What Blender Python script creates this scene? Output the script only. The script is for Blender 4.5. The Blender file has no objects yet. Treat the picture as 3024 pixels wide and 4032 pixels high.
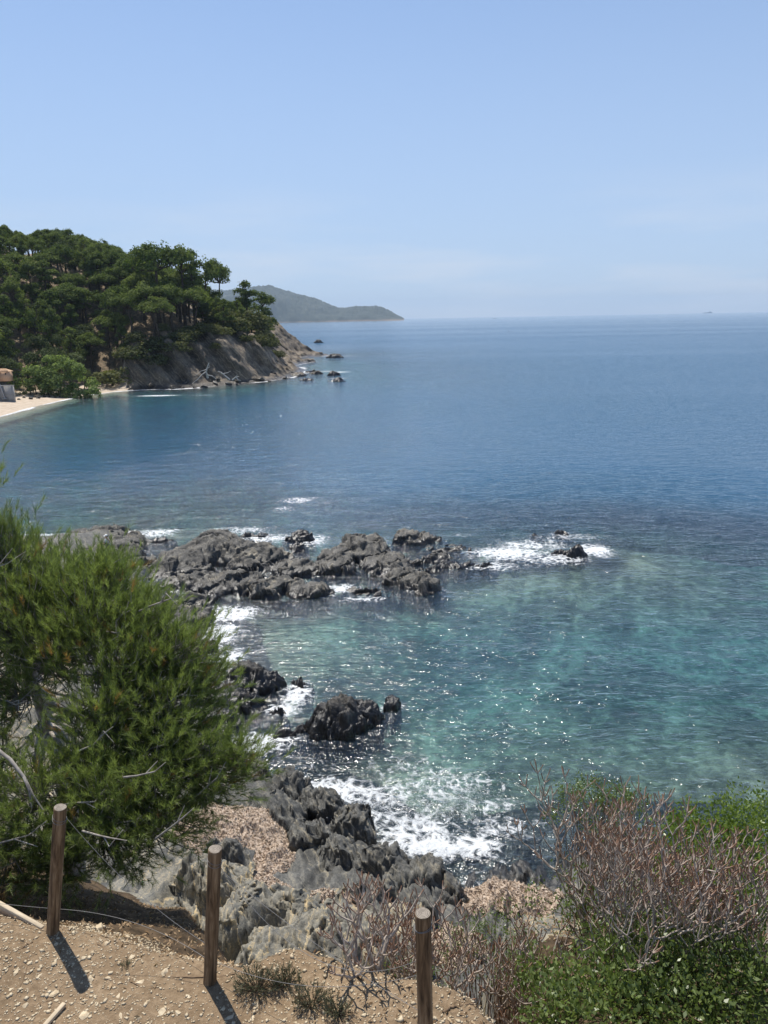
import bpy, math, random
import numpy as np
from mathutils import Vector, Matrix

# ------------------------------------------------------------------ camera
scene = bpy.context.scene
EYE = np.array([0.0, 0.0, 18.0])
PITCH = math.radians(14.7); ROLL = math.radians(1.04)
_f = np.array([0, math.cos(PITCH), -math.sin(PITCH)])
_u0 = np.array([0, math.sin(PITCH), math.cos(PITCH)])
_r0 = np.array([1.0, 0, 0])
_r = _r0*math.cos(ROLL) - _u0*math.sin(ROLL)
_u = _u0*math.cos(ROLL) + _r0*math.sin(ROLL)
cam_d = bpy.data.cameras.new('camera')
cam_d.sensor_fit = 'VERTICAL'; cam_d.sensor_height = 36.0; cam_d.lens = 26.0
cam_d.clip_start = 0.1; cam_d.clip_end = 60000
cam = bpy.data.objects.new('camera', cam_d)
scene.collection.objects.link(cam)
cam.matrix_world = Matrix(((_r[0], _u[0], -_f[0], EYE[0]), (_r[1], _u[1], -_f[1], EYE[1]),
                           (_r[2], _u[2], -_f[2], EYE[2]), (0, 0, 0, 1)))
scene.camera = cam
# ------------------------------------------------------------------ sky and sun
SUN_EL = math.radians(64); SUN_AZ = math.radians(-25)      # azimuth measured from +Y, negative to the left
sun_dir = np.array([math.sin(SUN_AZ)*math.cos(SUN_EL), math.cos(SUN_AZ)*math.cos(SUN_EL), math.sin(SUN_EL)])
world = bpy.data.worlds.new('World'); scene.world = world
world.use_nodes = True
wn = world.node_tree.nodes; wl = world.node_tree.links
bg = wn['Background']
sky = wn.new('ShaderNodeTexSky'); sky.sky_type = 'NISHITA'; sky.sun_disc = False
sky.sun_elevation = SUN_EL; sky.sun_rotation = SUN_AZ
sky.altitude = 0; sky.air_density = 0.95; sky.dust_density = 0.12; sky.ozone_density = 3.0
# thin veil of high cloud low in the sky, all the way round
tc = wn.new('ShaderNodeTexCoord')
mp = wn.new('ShaderNodeMapping'); mp.inputs['Scale'].default_value = (2.2, 2.2, 16)
nz = wn.new('ShaderNodeTexNoise'); nz.inputs['Scale'].default_value = 1.3; nz.inputs['Detail'].default_value = 5; nz.inputs['Roughness'].default_value = 0.55
cr = wn.new('ShaderNodeValToRGB'); cr.color_ramp.elements[0].position = 0.44; cr.color_ramp.elements[1].position = 0.66
sx = wn.new('ShaderNodeSeparateXYZ')
el = wn.new('ShaderNodeMapRange'); el.inputs['From Min'].default_value = 0.17; el.inputs['From Max'].default_value = 0.03
mu = wn.new('ShaderNodeMath'); mu.operation = 'MULTIPLY'
mu2 = wn.new('ShaderNodeMath'); mu2.operation = 'MULTIPLY'; mu2.inputs[1].default_value = 0.75
mx = wn.new('ShaderNodeMix'); mx.data_type = 'RGBA'; mx.inputs['B'].default_value = (5.0, 5.4, 6.1, 1)
wl.new(tc.outputs['Generated'], mp.inputs['Vector']); wl.new(mp.outputs['Vector'], nz.inputs['Vector'])
wl.new(nz.outputs['Fac'], cr.inputs['Fac']); wl.new(tc.outputs['Generated'], sx.inputs['Vector'])
wl.new(sx.outputs['Z'], el.inputs['Value']); wl.new(cr.outputs['Color'], mu.inputs[0]); wl.new(el.outputs['Result'], mu.inputs[1])
wl.new(mu.outputs[0], mu2.inputs[0]); wl.new(mu2.outputs[0], mx.inputs['Factor'])
tint = wn.new('ShaderNodeMix'); tint.data_type = 'RGBA'; tint.blend_type = 'MULTIPLY'; tint.inputs['Factor'].default_value = 1.0
tint.inputs['B'].default_value = (0.95, 0.95, 0.97, 1)
wl.new(sky.outputs['Color'], tint.inputs['A']); 
veil = wn.new('ShaderNodeMix'); veil.data_type = 'RGBA'; veil.inputs['B'].default_value = (3.1, 4.05, 5.75, 1)   # even summer haze, paler towards the horizon
vel = wn.new('ShaderNodeMapRange'); vel.interpolation_type = 'SMOOTHSTEP'
vel.inputs['From Min'].default_value = 0.60; vel.inputs['From Max'].default_value = 0.0; vel.inputs['To Max'].default_value = 0.80
wl.new(sx.outputs['Z'], vel.inputs['Value']); wl.new(vel.outputs['Result'], veil.inputs['Factor'])
wl.new(tint.outputs['Result'], veil.inputs['A']); wl.new(veil.outputs['Result'], mx.inputs['A']); wl.new(mx.outputs['Result'], bg.inputs['Color'])
bg.inputs['Strength'].default_value = 0.115
sl = bpy.data.lights.new('sun', 'SUN'); sl.energy = 4.6; sl.angle = math.radians(0.53); sl.color = (1.0, 0.955, 0.88)
so = bpy.data.objects.new('sun', sl); scene.collection.objects.link(so)
so.rotation_euler = Vector(sun_dir).to_track_quat('Z', 'Y').to_euler()
vs = scene.view_settings
vs.view_transform = 'Standard'; vs.look = 'None'; vs.gamma = 1.0; vs.use_curve_mapping = False
vs.exposure = 0.34
cy = scene.cycles
cy.max_bounces = 8; cy.diffuse_bounces = 3; cy.glossy_bounces = 3; cy.transmission_bounces = 6
cy.transparent_max_bounces = 10; cy.volume_bounces = 0; cy.sample_clamp_indirect = 4.0
cy.use_denoising = True

# ------------------------------------------------------------------ helpers
def ray(px, py):
    d = _f + (px-1512)/2912.0*_r - (py-2016)/2912.0*_u
    return d
def at(px, py, z=0.0):
    d = ray(px, py); s = (z-EYE[2])/d[2]
    return EYE + d*s
def at_y(px, py, y):
    d = ray(px, py); return EYE + d*(y/d[1])
def at_d(px, py, dist):                      # at distance dist along the view axis
    d = ray(px, py); return EYE + d*(dist/d[1])
def project(P):
    P = np.asarray(P, float) - EYE
    fz = P@_f
    return 1512 + 2912*(P@_r)/fz, 2016 - 2912*(P@_u)/fz

_perm = np.random.RandomState(7).rand(4096).astype(np.float64)
def _h(ix, iy, iz, seed):
    n = (ix*73856093) ^ (iy*19349663) ^ (iz*83492791) ^ (seed*2654435761)
    n = (n ^ (n >> 13))*1274126177
    return _perm[((n ^ (n >> 16)) & 4095)]
def vnoise(P, seed=0):
    i = np.floor(P).astype(np.int64); f = P-i; f = f*f*f*(f*(f*6-15)+10)
    r = 0
    for dx in (0, 1):
        wx = f[:, 0] if dx else 1-f[:, 0]
        for dy in (0, 1):
            wy = f[:, 1] if dy else 1-f[:, 1]
            for dz in (0, 1):
                wz = f[:, 2] if dz else 1-f[:, 2]
                r = r + wx*wy*wz*_h(i[:, 0]+dx, i[:, 1]+dy, i[:, 2]+dz, seed)
    return r*2-1
def fbm(P, oct=4, seed=0, gain=0.5, lac=2.03):
    a = 1.0; r = 0; t = 0
    for k in range(oct):
        r = r + a*vnoise(P, seed+k*11); t += a; a *= gain; P = P*lac + 17.3
    return r/t
def ridged(P, oct=4, seed=0):
    a = 1.0; r = 0; t = 0
    for k in range(oct):
        r = r + a*(1-2*np.abs(vnoise(P, seed+k*7))); t += a; a *= 0.55; P = P*2.1+9.1
    return r/t
def strata(P, n, t, seed=0, warp=0.7, wf=0.5):
    n = np.asarray(n, float); n = n/np.linalg.norm(n)
    s = (P@n)/t + warp*fbm(P*wf/t*0.35, 3, seed+3)
    k = np.floor(s).astype(np.int64); f = s-k
    z0 = np.zeros_like(k)
    a = _h(k, z0, z0, seed); b = _h(k+1, z0, z0, seed)
    w = np.clip((f-0.7)/0.3, 0, 1)
    return (a*(1-w)+b*w)*2-1
def sstep(a, b, x):
    t = np.clip((x-a)/(b-a), 0, 1); return t*t*(3-2*t)
def poly_dist(X, Y, poly, closed=True):
    """unsigned distance and inside flag"""
    d = np.full(X.shape, 1e9); ins = np.zeros(X.shape, bool)
    n = len(poly)
    for i in range(n if closed else n-1):
        ax, ay = poly[i][:2]; bx, by = poly[(i+1) % n][:2]
        vx, vy = bx-ax, by-ay; L = vx*vx+vy*vy+1e-12
        t = np.clip(((X-ax)*vx+(Y-ay)*vy)/L, 0, 1)
        d = np.minimum(d, np.hypot(X-ax-t*vx, Y-ay-t*vy))
        if closed:
            c = ((ay > Y) != (by > Y))
            with np.errstate(divide='ignore', invalid='ignore'):
                xi = (bx-ax)*(Y-ay)/(by-ay+1e-30)+ax
            ins ^= (c & (X < xi))
    return d, ins

COL = scene.collection
def tag(o, label=None, cat=None, group=None, kind=None):
    if label: o['label'] = label
    if cat: o['category'] = cat
    if group: o['group'] = group
    if kind: o['kind'] = kind
    return o
def empty(name, loc=(0, 0, 0), rz=0.0):
    o = bpy.data.objects.new(name, None); COL.objects.link(o)
    o.location = tuple(loc); o.rotation_euler = (0, 0, rz); o.empty_display_size = 0.2
    return o
def np_mesh(name, V, F, mats=(), smooth=False, attrs=None):
    V = np.asarray(V, np.float32); F = np.asarray(F, np.int32); k = F.shape[1]
    me = bpy.data.meshes.new(name)
    me.vertices.add(len(V)); me.vertices.foreach_set('co', V.ravel())
    me.loops.add(F.size); me.loops.foreach_set('vertex_index', F.ravel())
    me.polygons.add(len(F)); me.polygons.foreach_set('loop_start', np.arange(len(F), dtype=np.int32)*k)
    me.update(calc_edges=True); me.validate()
    if smooth: me.polygons.foreach_set('use_smooth', np.ones(len(me.polygons), bool))
    for m in mats: me.materials.append(m)
    for an, (dom, arr) in (attrs or {}).items():
        a = me.attributes.new(an, 'FLOAT', dom); a.data.foreach_set('value', np.asarray(arr, np.float32))
    return me
def mk(name, V, F, mat, parent=None, smooth=False, attrs=None):
    me = np_mesh(name, V, F, [mat] if mat else [], smooth, attrs)
    o = bpy.data.objects.new(name, me); COL.objects.link(o)
    if parent: o.parent = parent
    return o
def inst(name, me, parent=None):
    o = bpy.data.objects.new(name, me); COL.objects.link(o)
    if parent: o.parent = parent
    return o
def grid_faces(nx, ny):
    i = np.arange(nx-1)[None, :]+np.arange(ny-1)[:, None]*nx
    return np.stack([i, i+1, i+1+nx, i+nx], -1).reshape(-1, 4)
def keep_faces(V, F, mask, *arrs):
    F = F[mask]; u, inv = np.unique(F.ravel(), return_inverse=True)
    return (V[u], inv.reshape(F.shape)) + tuple(a[u] for a in arrs)
def tubes(paths, sides=5, cap=False):
    """paths: list of (points n x 3, radii n)"""
    Vs, Fs, off = [], [], 0
    ang = np.arange(sides)*2*math.pi/sides
    for P, R in paths:
        P = np.asarray(P, float); R = np.broadcast_to(np.asarray(R, float), (len(P),))
        T = np.gradient(P, axis=0); T /= (np.linalg.norm(T, axis=1)[:, None]+1e-9)
        ref = np.array([0.31, 0.17, 0.93]) if abs(T[0][2]) < 0.9 else np.array([0.95, 0.2, 0.1])
        A = np.cross(T, ref); A /= (np.linalg.norm(A, axis=1)[:, None]+1e-9); B = np.cross(T, A)
        ring = (P[:, None, :] + R[:, None, None]*(np.cos(ang)[None, :, None]*A[:, None, :] + np.sin(ang)[None, :, None]*B[:, None, :]))
        n = len(P); Vs.append(ring.reshape(-1, 3))
        i = np.arange(n-1)[:, None]*sides; j = np.arange(sides)[None, :]; j2 = (j+1) % sides
        Fs.append((np.stack([i+j, i+j2, i+sides+j2, i+sides+j], -1)+off).reshape(-1, 4))
        off += n*sides
    return np.concatenate(Vs), np.concatenate(Fs)
def rand_unit(rng, n):
    v = rng.normal(size=(n, 3)); return v/np.linalg.norm(v, axis=1)[:, None]
def leaf_quads(C, D, N, L, W):
    """diamond leaves: centres C, long axis D, normal N, length L, width W"""
    S = np.cross(D, N); S /= (np.linalg.norm(S, axis=1)[:, None]+1e-9)
    L = np.broadcast_to(L, (len(C),))[:, None]; W = np.broadcast_to(W, (len(C),))[:, None]
    V = np.stack([C-D*L*0.5, C+S*W*0.5-D*L*0.05+N*W*0.12, C+D*L*0.5, C-S*W*0.5-D*L*0.05+N*W*0.12], 1).reshape(-1, 3)
    F = np.arange(len(C)*4).reshape(-1, 4)
    return V, F

# ------------------------------------------------------------------ materials
def newmat(name):
    m = bpy.data.materials.new(name); m.use_nodes = True
    nt = m.node_tree; nt.nodes.clear()
    out = nt.nodes.new('ShaderNodeOutputMaterial')
    return m, nt, out
def N(nt, t, **kw):
    n = nt.nodes.new(t)
    for k, v in kw.items():
        if k in n.inputs: n.inputs[k].default_value = v
        else: setattr(n, k, v)
    return n
def ramp(nt, fac, stops):
    r = nt.nodes.new('ShaderNodeValToRGB'); e = r.color_ramp.elements
    while len(e) < len(stops): e.new(0.5)
    for i, (p, c) in enumerate(stops):
        e[i].position = p; e[i].color = (c[0], c[1], c[2], 1) if hasattr(c, '__len__') else (c, c, c, 1)
    if fac is not None: nt.links.new(fac, r.inputs['Fac'])
    return r
def noise(nt, scale, detail=5, rough=0.55, vec=None, dist=0.0):
    n = N(nt, 'ShaderNodeTexNoise', Scale=scale, Detail=detail, Roughness=rough, Distortion=dist)
    if vec is not None: nt.links.new(vec, n.inputs['Vector'])
    return n
def mathn(nt, op, a, b=None):
    n = nt.nodes.new('ShaderNodeMath'); n.operation = op
    for i, v in enumerate((a, b)):
        if v is None: continue
        if isinstance(v, (int, float)): n.inputs[i].default_value = v
        else: nt.links.new(v, n.inputs[i])
    return n.outputs[0]
def mixc(nt, fac, a, b, blend='MIX'):
    n = nt.nodes.new('ShaderNodeMix'); n.data_type = 'RGBA'; n.blend_type = blend
    for k, v in (('Factor', fac), ('A', a), ('B', b)):
        if isinstance(v, (int, float)): n.inputs[k].default_value = v
        elif isinstance(v, tuple): n.inputs[k].default_value = (v[0], v[1], v[2], 1)
        else: nt.links.new(v, n.inputs[k])
    return n.outputs['Result']
def geo_pos(nt): return nt.nodes.new('ShaderNodeNewGeometry').outputs['Position']
def obj_pos(nt): return nt.nodes.new('ShaderNodeTexCoord').outputs['Object']
def mapping(nt, vec, scale=(1, 1, 1), rot=(0, 0, 0)):
    m = nt.nodes.new('ShaderNodeMapping'); m.inputs['Scale'].default_value = scale; m.inputs['Rotation'].default_value = rot
    nt.links.new(vec, m.inputs['Vector']); return m.outputs['Vector']
def attr(nt, name):
    a = nt.nodes.new('ShaderNodeAttribute'); a.attribute_name = name; return a.outputs['Fac']
def bump(nt, h, strength, dist):
    b = N(nt, 'ShaderNodeBump', Strength=strength, Distance=dist); nt.links.new(h, b.inputs['Height']); return b.outputs['Normal']

def mat_leaf(name, dark, light, transl=0.35, rough=0.5, spec=0.3, attrname='shade', vary=0.0, dead=False):
    m, nt, out = newmat(name)
    fac = attr(nt, attrname)
    if vary:
        oi = nt.nodes.new('ShaderNodeObjectInfo')
        fac = mathn(nt, 'ADD', mathn(nt, 'MULTIPLY', fac, 1-vary), mathn(nt, 'MULTIPLY', oi.outputs['Random'], vary))
    r = ramp(nt, fac, [(0.0, dark), (1.0, light)] if not dead else [(0.0, dark), (0.90, light), (0.94, (0.26, 0.15, 0.06)), (1.0, (0.34, 0.20, 0.09))])
    p = N(nt, 'ShaderNodeBsdfPrincipled', Roughness=rough); p.inputs['Specular IOR Level'].default_value = spec
    nt.links.new(r.outputs['Color'], p.inputs['Base Color'])
    t = nt.nodes.new('ShaderNodeBsdfTranslucent')
    tcol = mixc(nt, 0.6, r.outputs['Color'], (1.0, 1.15, 0.35), 'MULTIPLY')
    nt.links.new(tcol, t.inputs['Color'])
    mxs = N(nt, 'ShaderNodeMixShader', Fac=transl)
    nt.links.new(p.outputs[0], mxs.inputs[1]); nt.links.new(t.outputs[0], mxs.inputs[2]); nt.links.new(mxs.outputs[0], out.inputs['Surface'])
    return m
def mat_plain(name, c1, c2, scale=8, rough=0.8, spec=0.3, bumps=0.3, bdist=0.01, stretch=(1, 1, 1), local=True):
    m, nt, out = newmat(name)
    v = mapping(nt, obj_pos(nt) if local else geo_pos(nt), stretch)
    n = noise(nt, scale, 6, 0.6, v)
    r = ramp(nt, n.outputs['Fac'], [(0.3, c1), (0.7, c2)])
    p = N(nt, 'ShaderNodeBsdfPrincipled', Roughness=rough); p.inputs['Specular IOR Level'].default_value = spec
    nt.links.new(r.outputs['Color'], p.inputs['Base Color'])
    if bumps: nt.links.new(bump(nt, n.outputs['Fac'], bumps, bdist), p.inputs['Normal'])
    nt.links.new(p.outputs[0], out.inputs['Surface'])
    return m
def mat_rock(name, pal, streak=(0.42, 0.34, 0.20), streak_amt=0.35, scale=1.0, wet=True, dirn=(0.6, 0.25, 0.75), bdist=0.06, wet_h=0.55):
    """layered schist: palette dark/mid/light, pale veins along the bedding, dark and glossy where washed by the sea"""
    m, nt, out = newmat(name)
    g = geo_pos(nt)
    dn = np.array(dirn, float); dn /= np.linalg.norm(dn)
    dot = nt.nodes.new('ShaderNodeVectorMath'); dot.operation = 'DOT_PRODUCT'; dot.inputs[1].default_value = tuple(dn)
    nt.links.new(g, dot.inputs[0])
    warp = noise(nt, 0.8*scale, 4, 0.6, g)
    s = mathn(nt, 'ADD', mathn(nt, 'MULTIPLY', dot.outputs['Value'], 2.2*scale), mathn(nt, 'MULTIPLY', warp.outputs['Fac'], 3.0))
    comb = nt.nodes.new('ShaderNodeCombineXYZ'); nt.links.new(s, comb.inputs['X'])
    nt.links.new(mathn(nt, 'MULTIPLY', warp.outputs['Fac'], 0.7), comb.inputs['Y'])
    lay = noise(nt, 2.4, 7, 0.68, comb.outputs[0])
    big = noise(nt, 0.9*scale, 5, 0.6, g); fine = noise(nt, 9*scale, 6, 0.65, g)
    f = mathn(nt, 'ADD', mathn(nt, 'MULTIPLY', lay.outputs['Fac'], 0.45), mathn(nt, 'ADD', mathn(nt, 'MULTIPLY', big.outputs['Fac'], 0.3), mathn(nt, 'MULTIPLY', fine.outputs['Fac'], 0.25)))
    col = ramp(nt, f, [(0.40, pal[0]), (0.5, pal[1]), (0.60, pal[2])]).outputs['Color']
    vein = ramp(nt, lay.outputs['Fac'], [(0.54, 0), (0.62, 1)]).outputs['Color']
    col = mixc(nt, mathn(nt, 'MULTIPLY', vein, streak_amt), col, streak)
    p = N(nt, 'ShaderNodeBsdfPrincipled', Roughness=0.75)
    if wet:
        sep = nt.nodes.new('ShaderNodeSeparateXYZ'); nt.links.new(g, sep.inputs[0])
        zz = mathn(nt, 'ADD', sep.outputs['Z'], mathn(nt, 'MULTIPLY', mathn(nt, 'SUBTRACT', big.outputs['Fac'], 0.5), 1.6*wet_h))
        w = N(nt, 'ShaderNodeMapRange'); w.inputs['From Min'].default_value = wet_h*1.35; w.inputs['From Max'].default_value = wet_h*0.5
        nt.links.new(zz, w.inputs['Value'])
        col = mixc(nt, w.outputs['Result'], col, mixc(nt, 1.0, col, (0.28, 0.27, 0.27), 'MULTIPLY'))
        rr = N(nt, 'ShaderNodeMapRange'); rr.inputs['To Min'].default_value = 0.75; rr.inputs['To Max'].default_value = 0.28
        nt.links.new(w.outputs['Result'], rr.inputs['Value']); nt.links.new(rr.outputs['Result'], p.inputs['Roughness'])
    nt.links.new(col, p.inputs['Base Color'])
    h = mathn(nt, 'ADD', mathn(nt, 'MULTIPLY', lay.outputs['Fac'], 1.0), mathn(nt, 'MULTIPLY', fine.outputs['Fac'], 0.6))
    nt.links.new(bump(nt, h, 0.9, bdist), p.inputs['Normal'])
    nt.links.new(p.outputs[0], out.inputs['Surface'])
    return m

M = {}
M['reef'] = mat_rock('reef_rock', [(0.024, 0.023, 0.021), (0.085, 0.08, 0.07), (0.20, 0.187, 0.16)], streak_amt=0.25, wet_h=0.5, dirn=(0.35, -0.5, 0.8))
M['wetrock'] = mat_rock('washed_rock', [(0.012, 0.012, 0.012), (0.035, 0.033, 0.03), (0.085, 0.077, 0.065)], streak_amt=0.12, wet_h=1.1, dirn=(0.4, -0.5, 0.8))
M['shore'] = mat_rock('grey_schist', [(0.028, 0.028, 0.026), (0.085, 0.083, 0.074), (0.185, 0.176, 0.15)], streak_amt=0.3, scale=1.6, dirn=(0.75, 0.3, 0.45), bdist=0.04, wet_h=0.45)
M['slab'] = mat_rock('banded_pale_schist', [(0.075, 0.076, 0.068), (0.18, 0.168, 0.135), (0.31, 0.275, 0.205)], streak=(0.50, 0.38, 0.20), streak_amt=0.85, scale=2.2, wet=False, dirn=(0.85, -0.25, 0.35), bdist=0.03)
M['cliff'] = mat_rock('cliff_schist', [(0.045, 0.037, 0.027), (0.15, 0.115, 0.078), (0.31, 0.245, 0.165)], streak=(0.42, 0.32, 0.19), streak_amt=0.5, scale=0.5, dirn=(0.72, 0.2, 0.62), bdist=0.4, wet_h=0.9)

# ------------------------------------------------------------------ coast lines
def P2(px, py, z=0.0):
    p = at(px, py, z); return (p[0], p[1])
near_coast = [(-60, -40), (-60, 62), P2(60, 2110), P2(260, 2105), P2(400, 2070), P2(520, 2100), P2(560, 2200), P2(640, 2290), P2(770, 2400),
              P2(825, 2470), P2(850, 2600), P2(870, 2720), P2(880, 2850), P2(950, 3010), P2(1110, 3075), P2(1260, 3145), P2(1400, 3250),
              P2(1540, 3350), P2(1700, 3420), P2(1810, 3480), P2(1880, 3400), P2(2050, 3330), P2(2400, 3270), P2(3000, 3290), P2(3600, 3330), (60, 20), (60, -40)]
head_coast = [P2(-700, 1800), P2(-200, 1692), P2(0, 1640), P2(90, 1613), P2(200, 1586), P2(330, 1557), P2(470, 1540), P2(560, 1534), P2(700, 1531), P2(820, 1523),
              P2(950, 1512), P2(1060, 1500), P2(1130, 1490), P2(1190, 1474), P2(1200, 1455), P2(1160, 1440), P2(1230, 1425), P2(1180, 1410), P2(1270, 1402), P2(1310, 1399),
              (-28, 392), (-45, 420), (-110, 470), (-400, 560), (-600, 300), (-500, 60)]
SKY_X = [-400, 0, 60, 100, 200, 290, 380, 450, 520, 560, 620, 690, 740, 790, 830, 960, 1000, 1060, 1100, 1300]
SKY_Y = [905, 922, 945, 955, 935, 945, 968, 980, 1000, 978, 960, 978, 995, 1018, 1062, 1115, 1130, 1200, 1240, 1400]
def skyline(px): return np.interp(px, SKY_X, SKY_Y)

# ------------------------------------------------------------------ headland terrain
def headland_z(X, Y):
    d, ins = poly_dist(X, Y, head_coast)
    sd = np.where(ins, d, -d)
    P = np.stack([X, Y, X*0], 1)
    bpx, _ = project(np.stack([X, Y, X*0+2], 1))
    beach = sstep(560, 440, bpx)                       # 1 on the beach side, 0 on the cliff side
    tip = sstep(900, 1150, bpx)
    w = fbm(P*0.05, 3, 5)
    dd = sd + w*4*np.clip((sd-12*beach)/10, 0, 1)
    zc = np.interp(dd, [-6, 0, 2.5, 5, 10, 18, 36, 60, 95, 260], [-4, 0.05, 1.3, 4.0, 11.5, 14, 17, 28, 46, 60])
    zt = np.interp(dd, [-6, 0, 4, 8, 26, 40, 60, 260], [-3, 0.05, 0.7, 2.0, 19.5, 25, 29, 40])
    zb = np.interp(dd, [-6, 0, 8, 15, 18, 24, 36, 60, 100, 260], [-1.0, 0.0, 0.55, 1.0, 1.6, 4.0, 11, 27, 48, 60])
    z = zc*(1-beach)*(1-tip)+zb*beach+zt*tip*(1-beach)
    return z, sd, beach
HS = 0.65
xs = np.arange(-190, 3, HS); ys = np.arange(118, 440, HS)
GX, GY = np.meshgrid(xs, ys); hx, hy = GX.ravel(), GY.ravel()
hz, hsd, hbeach = headland_z(hx, hy)
P = np.stack([hx, hy, hz], 1)
cl = (1-hbeach)*sstep(1, 5, hsd)*sstep(42, 18, hsd)
rk = strata(P, (0.75, 0.1, 0.6), 4.0, 3, 0.8)*1.1 + strata(P, (0.75, 0.1, 0.6), 1.7, 8, 0.6)*0.7 + ridged(P*0.18, 4, 2)*1.0 + ridged(P*0.6, 3, 5)*0.35
hz = hz + 0.75*rk*cl + 0.5*fbm(P*0.12, 4, 9)*sstep(6, 20, hsd) + 0.25*ridged(P*0.5, 3, 4)*sstep(-1, 2, hsd)*(1-hbeach)
hpx, _ = project(np.stack([hx, hy, hz], 1))
def cap_z(x, y, z, px, below):
    """ground stays below the photographed tree line"""
    d = y*1.0; sy = skyline(px)
    hor = 1253+(1512-px)*0.0182
    zmax = 18 + d*np.tan((hor-sy)/2912.0) - below
    return np.minimum(z, np.maximum(zmax, 1.0))
hz = np.where(hsd > 12, cap_z(hx, hy, hz, hpx, 8.0*sstep(1150, 950, hpx)+1.2), hz)
V = np.stack([hx + cl*0.5*rk, hy - cl*1.5*rk, hz], 1)
F = grid_faces(len(xs), len(ys))
fsd = hsd[F].mean(1); fb = hbeach[F].mean(1)
is_b = (fb > 0.5) & (fsd < 16.5)
keep = fsd > -3.5
Vb, Fb = keep_faces(V, F, keep & is_b)
Vh, Fh, shd = keep_faces(V, F, keep & ~is_b, hsd)
# soil on top, bare rock on the cliff faces
m, nt, out = newmat('headland_ground')
g = geo_pos(nt); n1 = noise(nt, 0.15, 6, 0.6, g); n2 = noise(nt, 1.2, 5, 0.6, g)
soil = ramp(nt, n2.outputs['Fac'], [(0.3, (0.07, 0.06, 0.03)), (0.55, (0.20, 0.14, 0.08)), (0.75, (0.36, 0.25, 0.15))]).outputs['Color']
rockm = M['cliff']
p = N(nt, 'ShaderNodeBsdfPrincipled', Roughness=0.9); nt.links.new(soil, p.inputs['Base Color'])
nt.links.new(bump(nt, n2.outputs['Fac'], 0.5, 0.4), p.inputs['Normal']); nt.links.new(p.outputs[0], out.inputs['Surface'])
M['headsoil'] = m
head = mk('headland', Vh, Fh, M['cliff'], smooth=False)
head.data.materials.append(M['headsoil'])
fs = shd[Fh].mean(1)
fz = Vh[Fh][:, :, 2]
slope = (fz.max(1)-fz.min(1))*0.9/HS
fx, _ = project(Vh[Fh].mean(1))
soilmask = ((fs > 17) & (slope < 1.1)) | (fs > 30) | ((fx < 520) & (fs > 13))
head.data.polygons.foreach_set('material_index', soilmask.astype(np.int32))
tag(head, kind='structure')
M['sand'] = mat_plain('beach_sand', (0.40, 0.32, 0.235), (0.56, 0.47, 0.37), 0.9, 0.95, 0.1, 0.4, 0.1, local=False)
beach = mk('beach', Vb, Fb, M['sand'], smooth=True); tag(beach, kind='structure')
def ground_headland(x, y):
    ix = int(round((x-xs[0])/HS)); iy = int(round((y-ys[0])/HS))
    ix = min(max(ix, 0), len(xs)-1); iy = min(max(iy, 0), len(ys)-1)
    return float(hz.reshape(len(ys), len(xs))[iy, ix])

def cells(X, Y, size, seed):
    """broken blocks: per-block random values and distance to the nearest joint"""
    gx, gy = X/size, Y/size; ix, iy = np.floor(gx).astype(np.int64), np.floor(gy).astype(np.int64); z0 = np.zeros_like(ix)
    d1 = np.full(X.shape, 9.0); d2 = np.full(X.shape, 9.0); ca = np.zeros(X.shape); cb = np.zeros(X.shape); cc = np.zeros(X.shape); ox = np.zeros(X.shape); oy = np.zeros(X.shape)
    for dx in (-1, 0, 1):
        for dy in (-1, 0, 1):
            jx, jy = ix+dx, iy+dy; px_ = jx+0.15+0.7*_h(jx, jy, z0, seed); py_ = jy+0.15+0.7*_h(jx, jy, z0, seed+1)
            d = np.hypot(gx-px_, gy-py_); n1 = d < d1
            d2 = np.where(n1, d1, np.minimum(d2, d)); d1 = np.where(n1, d, d1)
            ca = np.where(n1, _h(jx, jy, z0, seed+2), ca); cb = np.where(n1, _h(jx, jy, z0, seed+3), cb); cc = np.where(n1, _h(jx, jy, z0, seed+4), cc)
            ox = np.where(n1, gx-px_, ox); oy = np.where(n1, gy-py_, oy)
    return ca, cb, cc, d2-d1, ox*size, oy*size
def ledges(z, X, Y, bed, t, seed, sharp=5.0, amt=1.0):
    n = np.asarray(bed, float); n = n/np.linalg.norm(n); P = np.stack([X, Y, z], 1)
    sv = (P@n) + t*0.9*fbm(P*0.45/t, 3, seed)
    q = sv/t; k = np.floor(q); f = q-k
    kk = k.astype(np.int64); z0 = np.zeros_like(kk); jit = (_h(kk, z0, z0, seed+1)-0.5)*0.5
    st = (k+jit*np.minimum(1, f*4)*np.minimum(1, (1-f)*8)+np.clip((f-(1-1/sharp))*sharp, 0, 1))*t
    return z + amt*(st-sv)/max(n[2], 0.35)
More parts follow.
